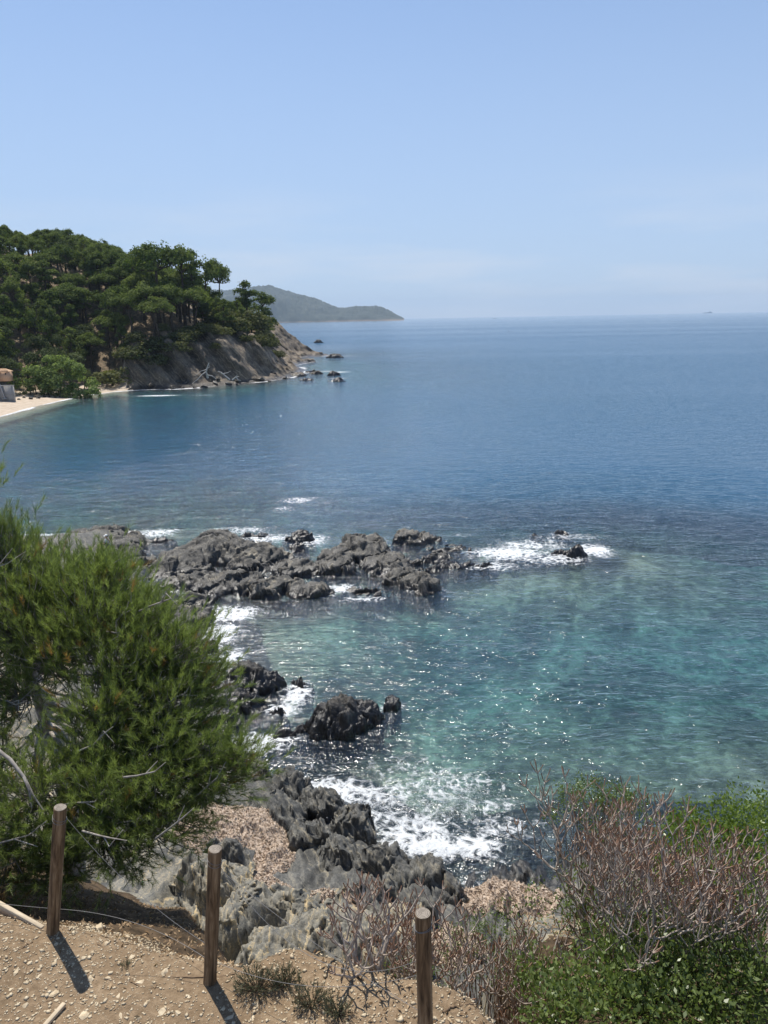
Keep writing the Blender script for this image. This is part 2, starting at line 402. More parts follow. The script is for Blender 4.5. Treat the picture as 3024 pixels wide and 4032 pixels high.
# ------------------------------------------------------------------ near ground: path ledge, bank and shore
PN = np.array([0.316, 0.949]); PO = np.array([-1.08, 3.69])        # post line: outward normal and a point on it
PATH_Z = 14.05
def near_z(X, Y, detail=True):
    e = (X-PO[0])*PN[0]+(Y-PO[1])*PN[1]
    P = np.stack([X, Y, X*0], 1)
    edge = 0.05+0.30*sstep(-1.0, -0.6, X)*sstep(0.9, 0.4, X)+0.14*fbm(P*1.1, 3, 2)
    e2 = e-edge
    xb = -0.72-0.42*(np.clip(Y, 3, 14)-3.9)
    gl = sstep(xb-0.4, xb+0.3, X)*sstep(1.35, 0.75, X)                       # the gap between the two spurs
    sl = (0.92-0.30*sstep(0, 1, X))*(1-gl)+2.0*gl
    reach = 3.6+0.8*fbm(P*0.3, 2, 6)
    over = np.maximum(e2-reach, 0)
    zb = PATH_Z - sl*np.maximum(e2, 0) - (1-gl)*1.1*over
    d, ins = poly_dist(X, Y, near_coast)
    sd = np.where(ins, d, -d)
    zs = np.where(sd < 0, 0.3*np.maximum(sd, -6), 0.25*np.minimum(sd, 3)+0.30*np.clip(sd-3, 0, 40))
    zs = np.minimum(zs, 6.5)
    if detail:
        P3 = np.stack([X, Y, zs], 1)
        zs = zs + (0.35*ridged(P3*0.35, 4, 12)+0.30*strata(P3, (0.8, -0.2, 0.4), 0.9, 5)+0.12*strata(P3, (0.8, -0.2, 0.4), 0.3, 6))*sstep(-1, 1.5, sd)*sstep(30, 20, Y*0+np.abs(X))
        zb = zb + sstep(0.0, 0.8, e2)*(0.16*fbm(P*1.3, 4, 22)+0.10*strata(np.stack([X, Y, zb], 1), (0.7, -0.4, 0.5), 0.35, 9))
        zb = zb + sstep(0.0, -0.4, e2)*0.03*fbm(P*2.5, 4, 40)
    if detail:
        zs = np.where(sd > -0.5, ledges(zs, X, Y, (0.4, -0.2, 0.8), 0.38, 31, 4.0, 0.7), zs)
        zs = np.where(sd > -0.5, ledges(zs, X, Y, (0.4, -0.2, 0.8), 0.13, 37, 4.0, 0.6), zs)
    return np.maximum(zs, zb), sd, e2
# one sheet, finer round the path
xs1 = np.concatenate([np.arange(-60, -16, 1.0), np.arange(-16, -5, 0.16), np.arange(-5, 5, 0.06), np.arange(5, 16, 0.16), np.arange(16, 60, 1.2)])
ys1 = np.concatenate([np.arange(-25, 2, 1.0), np.arange(2, 8, 0.06), np.arange(8, 30, 0.13), np.arange(30, 63, 0.5)])
NX, NY = np.meshgrid(xs1, ys1); nx_, ny_ = NX.ravel(), NY.ravel()
nz_, nsd, ne2 = near_z(nx_, ny_)
V = np.stack([nx_, ny_, nz_], 1); F = grid_faces(len(xs1), len(ys1))
V, F, nsd_k, ne_k = keep_faces(V, F, nsd[F].mean(1) > -3.0, nsd, ne2)
soilw = sstep(1.8, 0.2, ne_k*np.where((V[:, 0] < -0.9) | (V[:, 0] > 1), 0.35, 1.0) + 0.5*fbm(V*0.8, 3, 3))
m, nt, out = newmat('path_earth')
g = geo_pos(nt)
n1 = noise(nt, 1.6, 5, 0.6, g); n2 = noise(nt, 22, 6, 0.7, g); n3 = noise(nt, 90, 3, 0.6, g)
f = mathn(nt, 'ADD', mathn(nt, 'MULTIPLY', n1.outputs['Fac'], 0.4), mathn(nt, 'MULTIPLY', n2.outputs['Fac'], 0.6))
col = ramp(nt, f, [(0.3, (0.12, 0.082, 0.047)), (0.5, (0.235, 0.165, 0.10)), (0.68, (0.37, 0.275, 0.175))]).outputs['Color']
p = N(nt, 'ShaderNodeBsdfPrincipled', Roughness=0.95); p.inputs['Specular IOR Level'].default_value = 0.15
nt.links.new(col, p.inputs['Base Color'])
hh = mathn(nt, 'ADD', n2.outputs['Fac'], mathn(nt, 'MULTIPLY', n3.outputs['Fac'], 0.4))
nt.links.new(bump(nt, hh, 0.8, 0.02), p.inputs['Normal']); nt.links.new(p.outputs[0], out.inputs['Surface'])
M['earth'] = m
M['humus_and_shade'] = mat_plain('bank_humus_and_shade', (0.035, 0.026, 0.017), (0.13, 0.09, 0.055), 9, 0.95, 0.1, 0.8, 0.04, local=False)  # dark leaf-litter soil, with the pine's shade also put into its colour
ground = mk('ground', V, F, M['earth'], smooth=True)
ground.data.materials.append(M['shore']); ground.data.materials.append(M['slab']); ground.data.materials.append(M['humus_and_shade'])
fe = soilw[F].mean(1); fc = V[F].mean(1)
fnoise = fbm(fc*0.45, 3, 77)
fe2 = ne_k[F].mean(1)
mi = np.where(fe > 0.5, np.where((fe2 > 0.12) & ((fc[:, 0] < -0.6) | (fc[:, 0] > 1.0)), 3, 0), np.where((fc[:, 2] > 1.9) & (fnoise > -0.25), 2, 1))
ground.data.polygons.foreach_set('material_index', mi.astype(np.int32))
tag(ground, kind='structure')
def ground_near(x, y):
    z, _, _ = near_z(np.array([float(x)]), np.array([float(y)])); return float(z[0])
def near_hit(px, py):
    """first point of the near ground along a line of sight"""
    d = ray(px, py); t = np.arange(2.5, 45, 0.02)
    Q = EYE+d[None, :]*t[:, None]; z, _, _ = near_z(Q[:, 0], Q[:, 1])
    k = np.argmax(Q[:, 2] < z); return Q[k]

# ------------------------------------------------------------------ sea and sea bed
def depth_at(X, Y):
    d1, i1 = poly_dist(X, Y, near_coast)
    d2, i2 = poly_dist(X, Y, head_coast)
    reef_l = [P2(640, 2280), P2(1000, 2230), P2(1500, 2230), P2(1900, 2190), P2(2330, 2180)]
    d3, _ = poly_dist(X, Y, reef_l, closed=False); d3 = np.maximum(d3-2.0, 0)
    d3 = d3 + sstep(58, 75, Y)*6
    a = np.minimum(np.where(i1, 0, d1), d3+1.5)
    dep1 = np.where(a < 20, 0.5+0.13*a, 3.1+0.45*(a-20))
    dep1 = dep1*(1+1.0*sstep(54, 84, Y))
    b = np.where(i2, 0, d2); dep2 = 0.3+0.22*b
    dep = np.minimum(dep1, dep2)
    P = np.stack([X, Y, X*0], 1)
    dep = dep*(1+0.35*fbm(P*0.11, 3, 15))
    return np.clip(dep, 0.15, 40), np.where(i1, -d1, d1), np.where(i2, -d2, d2)
geo = lambda a, b, n: np.geomspace(a, b, n)
sxs = np.concatenate([-geo(14000, 150, 34), np.arange(-148, -36, 1.2), np.arange(-36, 46, 0.27), 46+geo(1.0, 13950, 44)])
sys_ = np.concatenate([-geo(14000, 40, 18), np.arange(-36, 16, 4.0), np.arange(16, 100, 0.27), np.arange(100, 430, 1.3), geo(432, 14000, 46)])
SX, SY = np.meshgrid(sxs, sys_); sx_, sy_ = SX.ravel(), SY.ravel()
dep, sd1, sd2 = depth_at(sx_, sy_)
rngw = np.random.RandomState(3)
amp = sstep(16, 20, sy_)*sstep(100, 70, sy_)*sstep(-36, -28, sx_)*sstep(46, 38, sx_)
hw = np.zeros_like(sx_)
Pw = np.stack([sx_, sy_, sx_*0], 1)
wx = sx_ + 1.2*fbm(Pw*0.12, 2, 50); wy = sy_ + 1.2*fbm(Pw*0.12+30, 2, 51)
for lam, am, n in ((5.5, 0.055, 4), (2.6, 0.032, 6), (1.25, 0.017, 7)):
    for k in range(n):
        th = math.radians(-90 + rngw.normal(0, 26)); L = lam*rngw.uniform(0.75, 1.3); ph = rngw.uniform(0, 6.28)
        q = (wx*math.cos(th)+wy*math.sin(th))*2*math.pi/L+ph
        hw += am/math.sqrt(n)*(np.exp(np.sin(q))-1.27)*0.9
hw += 0.03*ridged(Pw*0.9, 3, 60)
hw *= amp*(0.55+0.45*fbm(Pw*0.05, 2, 70))
# foam: centre (pixel on the sea), half extents in metres, strength
foam_spec = [(2000, 2180, 3.6, 2.0, 0.70), (2180, 2200, 3.4, 1.8, .55), (2230, 2115, 4.0, 1.6, 0.42), (2090, 2150, 3.5, 2.0, 0.55), (2340, 2170, 1.5, 1.8, 0.75), (1930, 2230, 2.5, 1.2, .55), (1850, 2180, 2.0, 2.0, 0.35), (1820, 2110, 2.6, 1.2, 0.3),
             (1180, 1970, 2.6, 1.8, 0.5), (1290, 1980, 2.0, 1.5, .3), (1120, 2005, 1.6, 1.2, .45), (940, 2090, 4.0, 1.6, 0.5), (600, 2100, 2.6, 1.6, 0.6), (1050, 2120, 3, 1.6, 0.55), (1240, 2130, 1.6, 2.2, 0.55),
             (1340, 2320, 1.2, 1.0, 0.9), (1430, 2360, 2.0, 0.7, 0.7), (1700, 2330, 1.5, 0.5, 0.6), (1300, 2345, 1.0, .8, .6),
             (900, 2420, 2.2, 1.4, 1.0), (870, 2500, 1.1, 2.0, 1.0), (960, 2490, 1.4, 1.6, 0.45), (900, 2600, 1.0, 1.5, 0.9), (1000, 2560, 2.0, 1.5, 0.35),
             (1170, 2740, 0.8, 1.4, 0.95), (1120, 2800, 0.9, 0.8, 0.9), (1010, 2930, 1.5, 0.9, 1.05), (1130, 2910, 0.9, 0.5, 0.7), (1540, 2790, 1.0, 0.7, 0.6), (1200, 3020, 1.8, 0.9, 0.4),
             (1310, 3110, 1.4, 0.8, 0.95), (1480, 3130, 2.2, 1.0, 0.7), (1450, 3230, 1.6, 0.8, 0.85), (1640, 3260, 1.8, 1.1, 0.85), (1700, 3340, 1.3, 0.7, 1.1), (1860, 3330, 1.2, 0.8, 0.9), (1600, 3300, 1.0, .6, 1.0),
             (1750, 3100, 2.4, 1.4, 0.62), (2000, 3260, 1.6, 1.0, 0.6), (1600, 3020, 2.4, 1.2, 0.5), (1900, 3180, 1.8, 1.2, .55)]
foam = np.zeros_like(sx_)
for (px, py, rx, ry, s) in foam_spec:
    c = at(px, py, 0)
    q = ((sx_-c[0])/rx)**2+((sy_-c[1])/ry)**2
    foam = np.maximum(foam, (s*1.3 if py < 2240 else s)*np.exp(-q*0.75))
foam = np.maximum(foam, 0.62*sstep(1.3, 0.1, np.abs(sd1))*(sy_ < 100)*np.clip(0.55+1.1*fbm(Pw*0.35, 3, 95), 0.1, 1.2))
beachpx = np.clip((sx_+150)/60, 0, 1)
cliffside = sstep(-70, -55, sx_)
foam = np.maximum(foam, 0.95*sstep(2.8, 0.4, sd2+2.2*fbm(Pw*0.16, 3, 90))*(sd2 > -2.5)*(sy_ < 420)*(1-cliffside*np.clip(0.45-1.6*fbm(Pw*0.11, 3, 92), 0, 0.9)))
for (px, py, rx, ry, s) in [(620, 1558, 7, 2.0, 0.95), (800, 1556, 5, 1.5, 0.6), (1290, 1462, 6, 5, 0.6), (1340, 1465, 5, 5, 0.7), (1330, 1490, 6, 3.5, 0.6), (1250, 1345, 7, 10, .6), (1370, 1402, 8, 8, 0.5)]:
    c = at(px, py, 0); foam = np.maximum(foam, s*np.exp(-(((sx_-c[0])/rx)**2+((sy_-c[1])/ry)**2)))
swash = np.zeros_like(hw)
hw = hw + foam*amp*0.06*(1+fbm(Pw*2.0, 3, 8))
Vs = np.stack([sx_, sy_, hw], 1); Fs = grid_faces(len(sxs), len(sys_))
msk = (np.minimum(sd1[Fs].max(1), sd2[Fs].max(1)) > -2.5)
Vs2, Fs2, dep2_, foam2 = keep_faces(Vs, Fs, msk, dep, foam)

calm = sstep(120, 50, np.where(sd2 > 0, sd2, 0))*sstep(-12, -45, sx_)*sstep(75, 110, sy_)
_, _, calm2, far2 = keep_faces(Vs, Fs, msk, calm, 1-amp)
m, nt, out = newmat('sea_water')
g = geo_pos(nt)
v1 = mapping(nt, g, (0.42, 1.0, 1.0), (0, 0, math.radians(-7)))
b1 = noise(nt, 0.85, 3, 0.5, v1, 0.4); b2 = noise(nt, 3.2, 3, 0.55, v1, 0.3); b3 = noise(nt, 9.0, 2, 0.5, mapping(nt, g, (0.7, 1, 1)), 0.2)
slick = noise(nt, 1.0, 4, 0.5, mapping(nt, g, (0.0009, 0.006, 1), (0, 0, math.radians(4))))
sk = N(nt, 'ShaderNodeMapRange'); sk.inputs['From Min'].default_value = 0.38; sk.inputs['From Max'].default_value = 0.62; sk.inputs['To Min'].default_value = 0.72; sk.inputs['To Max'].default_value = 1.0
nt.links.new(slick.outputs['Fac'], sk.inputs['Value'])
b0 = noise(nt, 0.36, 3, 0.55, v1, 0.5)
b1h = mathn(nt, 'ADD', mathn(nt, 'MULTIPLY', b1.outputs['Fac'], 0.55), mathn(nt, 'MULTIPLY', mathn(nt, 'MULTIPLY', b0.outputs['Fac'], attr(nt, 'far')), 0.6))
hsum = mathn(nt, 'ADD', b1h, mathn(nt, 'ADD', mathn(nt, 'MULTIPLY', b2.outputs['Fac'], 0.33), mathn(nt, 'MULTIPLY', b3.outputs['Fac'], 0.075)))
bn = N(nt, 'ShaderNodeBump', Distance=0.75); nt.links.new(hsum, bn.inputs['Height']); nt.links.new(mathn(nt, 'MULTIPLY', mathn(nt, 'MULTIPLY', sk.outputs['Result'], 0.95), mathn(nt, 'SUBTRACT', 1.0, mathn(nt, 'MULTIPLY', attr(nt, 'calm'), 0.42))), bn.inputs['Strength'])
nrm = bn.outputs['Normal']
gl = N(nt, 'ShaderNodeBsdfGlossy', Roughness=0.11); gl.inputs['Color'].default_value = (1, 1, 1, 1); nt.links.new(nrm, gl.inputs['Normal'])
fr = N(nt, 'ShaderNodeFresnel', IOR=1.333); nt.links.new(nrm, fr.inputs['Normal'])
da = attr(nt, 'depth')
comb = nt.nodes.new('ShaderNodeCombineColor')
for ch, k in (('Red', 0.42), ('Green', 0.155), ('Blue', 0.125)):
    nt.links.new(mathn(nt, 'POWER', math.exp(-k), da), comb.inputs[ch])
tr = nt.nodes.new('ShaderNodeBsdfTransparent'); nt.links.new(comb.outputs[0], tr.inputs['Color'])
rf = N(nt, 'ShaderNodeBsdfRefraction', IOR=1.2, Roughness=0.0); nt.links.new(comb.outputs[0], rf.inputs['Color']); nt.links.new(nrm, rf.inputs['Normal'])
trf = N(nt, 'ShaderNodeMixShader', Fac=0.4); nt.links.new(tr.outputs[0], trf.inputs[1]); nt.links.new(rf.outputs[0], trf.inputs[2])
inv = nt.nodes.new('ShaderNodeInvert'); nt.links.new(comb.outputs[0], inv.inputs['Color'])
deepc = mixc(nt, 1.0, inv.outputs[0], (0.020, 0.080, 0.152), 'MULTIPLY')
df = nt.nodes.new('ShaderNodeBsdfDiffuse'); nt.links.new(deepc, df.inputs['Color'])
add = nt.nodes.new('ShaderNodeAddShader'); nt.links.new(trf.outputs[0], add.inputs[0]); nt.links.new(df.outputs[0], add.inputs[1])
ws = nt.nodes.new('ShaderNodeMixShader'); nt.links.new(fr.outputs[0], ws.inputs[0]); nt.links.new(add.outputs[0], ws.inputs[1]); nt.links.new(gl.outputs[0], ws.inputs[2])
# foam: white lace where the water breaks
fa = attr(nt, 'foam')
fn1 = noise(nt, 1.9, 9, 0.78, mapping(nt, g, (0.8, 1, 1)), 1.2)
vor = N(nt, 'ShaderNodeTexVoronoi', Scale=2.3); vor.feature = 'DISTANCE_TO_EDGE'
wv = nt.nodes.new('ShaderNodeVectorMath'); wv.operation = 'ADD'; nt.links.new(g, wv.inputs[0])
wv2 = nt.nodes.new('ShaderNodeVectorMath'); wv2.operation = 'SCALE'; wv2.inputs['Scale'].default_value = 0.9
nt.links.new(fn1.outputs['Color'], wv2.inputs[0]); nt.links.new(wv2.outputs[0], wv.inputs[1]); nt.links.new(wv.outputs[0], vor.inputs['Vector'])
lace = mathn(nt, 'SUBTRACT', 0.30, mathn(nt, 'MULTIPLY', vor.outputs['Distance'], 1.5))
fsum = mathn(nt, 'ADD', mathn(nt, 'ADD', mathn(nt, 'MULTIPLY', fa, 1.0), mathn(nt, 'MULTIPLY', mathn(nt, 'SUBTRACT', fn1.outputs['Fac'], 0.5), 2.1)), mathn(nt, 'MULTIPLY', lace, 0.8))
fm = N(nt, 'ShaderNodeMapRange'); fm.inputs['From Min'].default_value = 0.58; fm.inputs['From Max'].default_value = 0.95; fm.inputs['To Max'].default_value = 0.92; nt.links.new(fsum, fm.inputs['Value'])
gate = mathn(nt, 'MULTIPLY', fm.outputs['Result'], mathn(nt, 'GREATER_THAN', fa, 0.06))
fd = N(nt, 'ShaderNodeBsdfPrincipled', Roughness=0.6); fd.inputs['Base Color'].default_value = (0.80, 0.82, 0.82, 1)
nt.links.new(bump(nt, fsum, 0.6, 0.12), fd.inputs['Normal'])
fin = nt.nodes.new('ShaderNodeMixShader'); nt.links.new(gate, fin.inputs[0]); nt.links.new(ws.outputs[0], fin.inputs[1]); nt.links.new(fd.outputs[0], fin.inputs[2])
nt.links.new(fin.outputs[0], out.inputs['Surface'])
M['sea'] = m
sea = mk('sea', Vs2, Fs2, m, smooth=True, attrs={'depth': ('POINT', dep2_), 'foam': ('POINT', foam2), 'calm': ('POINT', calm2), 'far': ('POINT', far2)})
tag(sea, kind='structure')
# sea bed
bxs = np.concatenate([[-14000, -3000, -800, -300], np.arange(-160, -40, 3), np.arange(-40, 60, 0.5), [62, 80, 120, 300, 1000, 4000, 14000]])
bys = np.concatenate([[-14000, -3000, -500, -60, 0], np.arange(14, 100, 0.5), np.arange(100, 440, 4), [450, 600, 1500, 5000, 14000]])
BX, BY = np.meshgrid(bxs, bys); bx_, by_ = BX.ravel(), BY.ravel()
bd, b1d, b2d = depth_at(bx_, by_)
Pb_ = np.stack([bx_, by_, -bd], 1)
zb_ = -bd - 0.35 + sstep(90, 60, by_)*(0.35*ridged(Pb_*0.5, 4, 33)*np.clip(bd, 0, 1) + 0.12*ridged(Pb_*1.3, 3, 34))
zb_ = np.where(b1d < -2, -3.0, zb_); zb_ = np.where(b2d < -2, -5, zb_)
m, nt, out = newmat('sea_bed')
g = geo_pos(nt)
n1 = noise(nt, 0.30, 5, 0.65, g, 0.8); n2 = noise(nt, 1.8, 5, 0.7, g, 0.6); vo = N(nt, 'ShaderNodeTexVoronoi', Scale=1.7); nt.links.new(g, vo.inputs['Vector'])
f = mathn(nt, 'ADD', mathn(nt, 'MULTIPLY', n1.outputs['Fac'], 0.55), mathn(nt, 'ADD', mathn(nt, 'MULTIPLY', n2.outputs['Fac'], 0.35), mathn(nt, 'MULTIPLY', vo.outputs['Distance'], 0.12)))
col = ramp(nt, f, [(0.44, (0.025, 0.027, 0.018)), (0.52, (0.13, 0.12, 0.085)), (0.59, (0.36, 0.33, 0.24)), (0.70, (0.60, 0.56, 0.42))]).outputs['Color']
p = N(nt, 'ShaderNodeBsdfPrincipled', Roughness=0.9); nt.links.new(col, p.inputs['Base Color']); nt.links.new(p.outputs[0], out.inputs['Surface'])
bed = mk('sea_bed', np.stack([bx_, by_, zb_], 1), grid_faces(len(bxs), len(bys)), m, smooth=True); tag(bed, kind='structure')

# ------------------------------------------------------------------ rocks standing in the water and on the shore
def rock_field(name, blobs, res, mat, label, bed=(0.35, -0.5, 0.8), seed=1, group=None, rough=1.0, base=-0.7, base_fn=None, t0=1.0, flat=1.0, tilt=1.0):
    """blobs: (x, y, rx, ry, h, rot); a mass of bedded rock broken into blocks"""
    B = np.array(blobs, float); Rr = np.maximum(B[:, 2], B[:, 3])*1.4
    x0, x1 = (B[:, 0]-Rr).min(), (B[:, 0]+Rr).max(); y0, y1 = (B[:, 1]-Rr).min(), (B[:, 1]+Rr).max()
    gx = np.arange(x0, x1, res); gy = np.arange(y0, y1, res)
    X, Y = np.meshgrid(gx, gy); X, Y = X.ravel(), Y.ravel()
    P = np.stack([X, Y, X*0], 1)
    wxx = X+0.9*t0*fbm(P*0.8/t0, 5, seed+1); wyy = Y+0.9*t0*fbm(P*0.8/t0+50, 5, seed+2)
    z = np.full(X.shape, base*1.6)
    for (bx, by, rx, ry, h, rot) in blobs:
        c, s_ = math.cos(rot), math.sin(rot)
        u = ((wxx-bx)*c+(wyy-by)*s_)/rx; v = (-(wxx-bx)*s_+(wyy-by)*c)/ry
        q = np.maximum(1-(np.abs(u)**2.2+np.abs(v)**2.2), -1.2)
        prof = np.where(q > 0, np.abs(q)**0.5, q*0.9)
        zz = base + (h*flat-base)*prof
        k = 0.5*t0; hh = np.clip(0.5+0.5*(zz-z)/k, 0, 1); z = z*(1-hh)+zz*hh+k*0.6*hh*(1-hh)
    a = rough*t0
    # long joints run along the strike of the bedding, so blocks are drawn out
    bn = np.array(bed, float); th_ = math.atan2(bn[1], bn[0])+math.pi/2; ct, st_ = math.cos(th_), math.sin(th_)
    U = (X*ct+Y*st_)*0.45; W = -X*st_+Y*ct
    wu = 0.25*t0*fbm(P*1.6/t0, 3, seed+61)
    for size, ha, cr_ in ((1.5*t0, 0.32, 0.20), (0.6*t0, 0.13, 0.09), (0.25*t0, 0.04, 0.03)):
        ca, cb, cc, ed, ox, oy = cells(U+wu, W+wu*0.7, size, seed+int(size*100))
        z = z + a*(ha*(ca-0.5)) + rough*tilt*((cb-0.5)*0.5*ox+(cc-0.55)*0.65*oy) - a*cr_*np.exp(-(ed/0.10)**2)
    z = z + a*(0.16*ridged(P*0.7/t0, 4, seed+20))
    z = ledges(z, X, Y, bed, 0.42*t0, seed+5, 4.0, 0.9*min(1, rough+.2))
    z = ledges(z, X, Y, bed, 0.15*t0, seed+9, 4.0, 0.85*min(1, rough+.2))
    z = z + a*0.035*ridged(P*5/t0, 3, seed+30)
    P = np.stack([X, Y, z], 1)
    X2 = X + a*0.12*strata(P, (0.2, 0.3, 1), 0.4*t0, seed+40)+a*0.04*fbm(P*5, 2, seed+41)
    Y2 = Y + a*0.14*strata(P, (-0.3, 0.2, 1), 0.33*t0, seed+42)+a*0.04*fbm(P*5+7, 2, seed+43)
    F = grid_faces(len(gx), len(gy))
    msk = z[F].max(1) > base*0.75 if base < 0 else z[F].max(1) > base
    Vv, Ff = keep_faces(np.stack([X2, Y2, z], 1), F, msk)
    o = mk(name, Vv, Ff, mat, smooth=False)
    c = Vector((float(B[:, 0].mean()), float(B[:, 1].mean()), 0.0))
    o.data.transform(Matrix.Translation(-c)); o.location = c
    tag(o, label, 'rock', group); return o
def bl(px, py, rx, ry, h, rot=0.0, z=0.0):
    p = at(px, py, z); return (p[0], p[1], rx, ry, h, rot)
G = 'rocks along the shore'
rock_field('reef_rock', [bl(740, 2230, 2.6, 2.4, 1.6, 0.1), bl(850, 2190, 3.2, 2.8, 2.1, -0.1), bl(1000, 2215, 2.8, 2.4, 1.6), bl(760, 2300, 2.2, 1.6, 1.0, .2),
                         bl(900, 2310, 2.8, 2.0, 1.3, 0.1), bl(1080, 2330, 3.4, 1.5, 1.35, 0.05), bl(1230, 2335, 1.6, 1.1, 1.0), bl(1170, 2250, 2.4, 2.0, 1.0),
                         bl(640, 2260, 1.6, 2.4, 0.7)], 0.085, M['reef'],
           'long grey reef rock nearest the pine, humped at its left end', seed=11, flat=0.92, bed=(0.06, -0.42, 0.85), tilt=0.6, t0=1.15, rough=0.8)
rock_field('reef_rock', [bl(1330, 2230, 1.8, 2.2, 1.4), bl(1430, 2180, 2.6, 2.6, 1.7, 0.2), bl(1530, 2230, 2.4, 2.2, 1.3), bl(1600, 2300, 2.2, 1.2, 1.35, -0.1), bl(1680, 2320, 1.2, 1.0, 1.1),
                         bl(1640, 2130, 2.6, 1.4, 1.0, 0.05), bl(1420, 2330, 1.6, 0.9, 0.55), bl(1530, 2345, 1.1, .6, .6), bl(1700, 2200, 1.8, 1.8, 0.75), bl(1760, 2160, 2.4, 1.6, 0.35)], 0.085, M['reef'],
           'dark jagged outer half of the reef with tide pools on it', seed=23, flat=0.9, bed=(0.06, -0.42, 0.85), tilt=0.6, t0=1.15, rough=0.8)
rock_field('reef_rock', [bl(1780, 2235, 2.4, 1.0, 0.45, 0.0), bl(1890, 2225, 1.6, 0.9, 0.36), bl(1700, 2245, 1.4, .9, .5), bl(2000, 2200, 2.2, 1.3, 0.12), bl(2120, 2190, 2.0, 1.2, 0.1)], 0.085, M['wetrock'],
           'low wet rock ledge reaching from the reef into the foam', seed=31, rough=0.7)
rock_field('sea_rock', [bl(2270, 2185, 0.9, 0.8, 0.85, 0.3), bl(2215, 2180, 0.9, 0.6, 0.4)], 0.07, M['wetrock'], 'small black rock at the far right end of the foaming reef', seed=37, rough=0.7, t0=0.6)
rock_field('sea_rock', [bl(2200, 2100, 0.8, 0.5, 0.35), bl(2110, 2108, 0.7, 0.4, 0.25), bl(2230, 2106, .6, .4, .3)], 0.08, M['wetrock'], 'tiny low black rock breaking the surface behind the right end of the reef', seed=41, rough=0.5, t0=0.6)
rock_field('sea_rock', [bl(1180, 2125, 1.2, 1.2, 0.9), bl(1160, 2165, 1.0, 1.0, 0.55)], 0.08, M['wetrock'], 'dark knob of rock in the foam behind the middle of the reef', seed=43, rough=0.7, t0=0.7)
rock_field('sea_rock', [bl(1030, 2110, 0.9, 0.6, 0.45), bl(970, 2110, 1.0, 0.6, 0.4), bl(1000, 2140, 1.2, 0.8, 0.4)], 0.08, M['wetrock'], 'low wet rocks awash behind the humped end of the reef', seed=47, rough=0.6, t0=0.7)
rock_field('sea_rock', [bl(630, 2135, 1.3, 0.8, 0.45), bl(570, 2130, 0.9, .7, .35)], 0.09, M['wetrock'], 'flat black rock in the sparkling gap left of the reef', seed=53, rough=0.7, t0=0.7)
rock_field('shore_rock', [bl(430, 2110, 2.4, 2.2, 0.9), bl(500, 2150, 2.0, 2.4, 1.2), bl(420, 2200, 3.0, 3.0, 1.4), bl(560, 2230, 1.8, 2.0, 0.8), bl(330, 2120, 2.4, 2.0, 0.9)], 0.1, M['reef'],
           'grey shore rock behind the top of the foreground pine', seed=59)
rock_field('shore_rock', [bl(800, 2440, 1.2, 1.6, 0.6), bl(760, 2380, 1.6, 1.8, 0.9), bl(700, 2450, 2.2, 2.6, 1.0), bl(830, 2560, 0.8, 1.5, 0.6)], 0.09, M['reef'],
           'glistening rock at the foot of the reef, left of the white foam', seed=61, rough=0.8)
rock_field('shore_rock', [bl(960, 2700, 1.3, 1.1, 1.3, 0.2), bl(1060, 2690, 1.0, 0.8, 0.75), bl(900, 2760, 1.6, 1.2, 1.0), bl(1000, 2800, 1.3, .8, .85), bl(1180, 2690, 0.5, 0.4, 0.5), bl(1080, 2830, .8, .5, .55), bl(860, 2850, 1.4, 1.1, 0.8)], 0.06, M['wetrock'],
           'wet black shore rocks between the pine and the dark boulder', seed=67, rough=0.8, t0=0.8)
rock_field('boulder', [bl(1340, 2860, 1.55, 0.95, 1.45, 0.05), bl(1270, 2870, 0.9, .8, 1.0), bl(1450, 2840, 0.75, 0.7, 1.0, 0.4), bl(1530, 2790, 0.45, 0.4, 0.6)], 0.05, M['wetrock'],
           'big black boulder sitting alone in the shallow water', seed=71, rough=0.55, t0=0.8)
rock_field('sea_rock', [bl(1120, 2890, 0.75, 0.4, 0.35), bl(1180, 2870, .5, .4, .35)], 0.05, M['wetrock'], 'low brown rock washed by the surf left of the black boulder', seed=73, rough=0.5, t0=0.6)
nzf = lambda X, Y: near_z(X, Y, False)[0]
rock_field('shore_outcrop', [bl(1010, 3080, 0.9, 0.8, 1.1, 0.3), bl(1130, 3130, 1.1, 0.8, 1.2, -0.4), bl(1080, 3210, 1.3, 0.9, 1.5, -0.3, 0.5), bl(1250, 3210, 1.1, 0.7, 1.2, -0.5), bl(1220, 3310, 1.2, 0.9, 1.6, -0.4, .6), bl(1390, 3310, 1.0, .7, 1.3, -.5), bl(1340, 3410, 1.2, .8, 1.7, -.4, .6)], 0.045, M['shore'],
           'ribbed grey schist outcrop running down to the surf', bed=(0.45, -0.1, 0.8), seed=79, t0=0.62, base=-0.6, rough=0.95, tilt=0.85)
rock_field('shore_outcrop', [bl(1540, 3450, 1.2, 0.9, 1.5, -0.3, .4), bl(1680, 3480, 1.0, 0.8, 1.3, -0.6, .3), bl(1760, 3530, 0.8, .8, 0.9, 0, .3), bl(1500, 3560, 1.3, 0.8, 1.8, 0, .8), bl(1640, 3590, 1.1, .7, 1.4, 0, .8)], 0.045, M['shore'],
           'dark domed outcrop right beside the breaking wave', bed=(0.45, -0.15, 0.8), seed=83, t0=0.65, base=-0.6, rough=0.95, tilt=0.85)
def slab_blob(px, py, z, rx, ry, h, rot=0.0): p = at(px, py, z); return (p[0], p[1], rx, ry, z+h, rot)
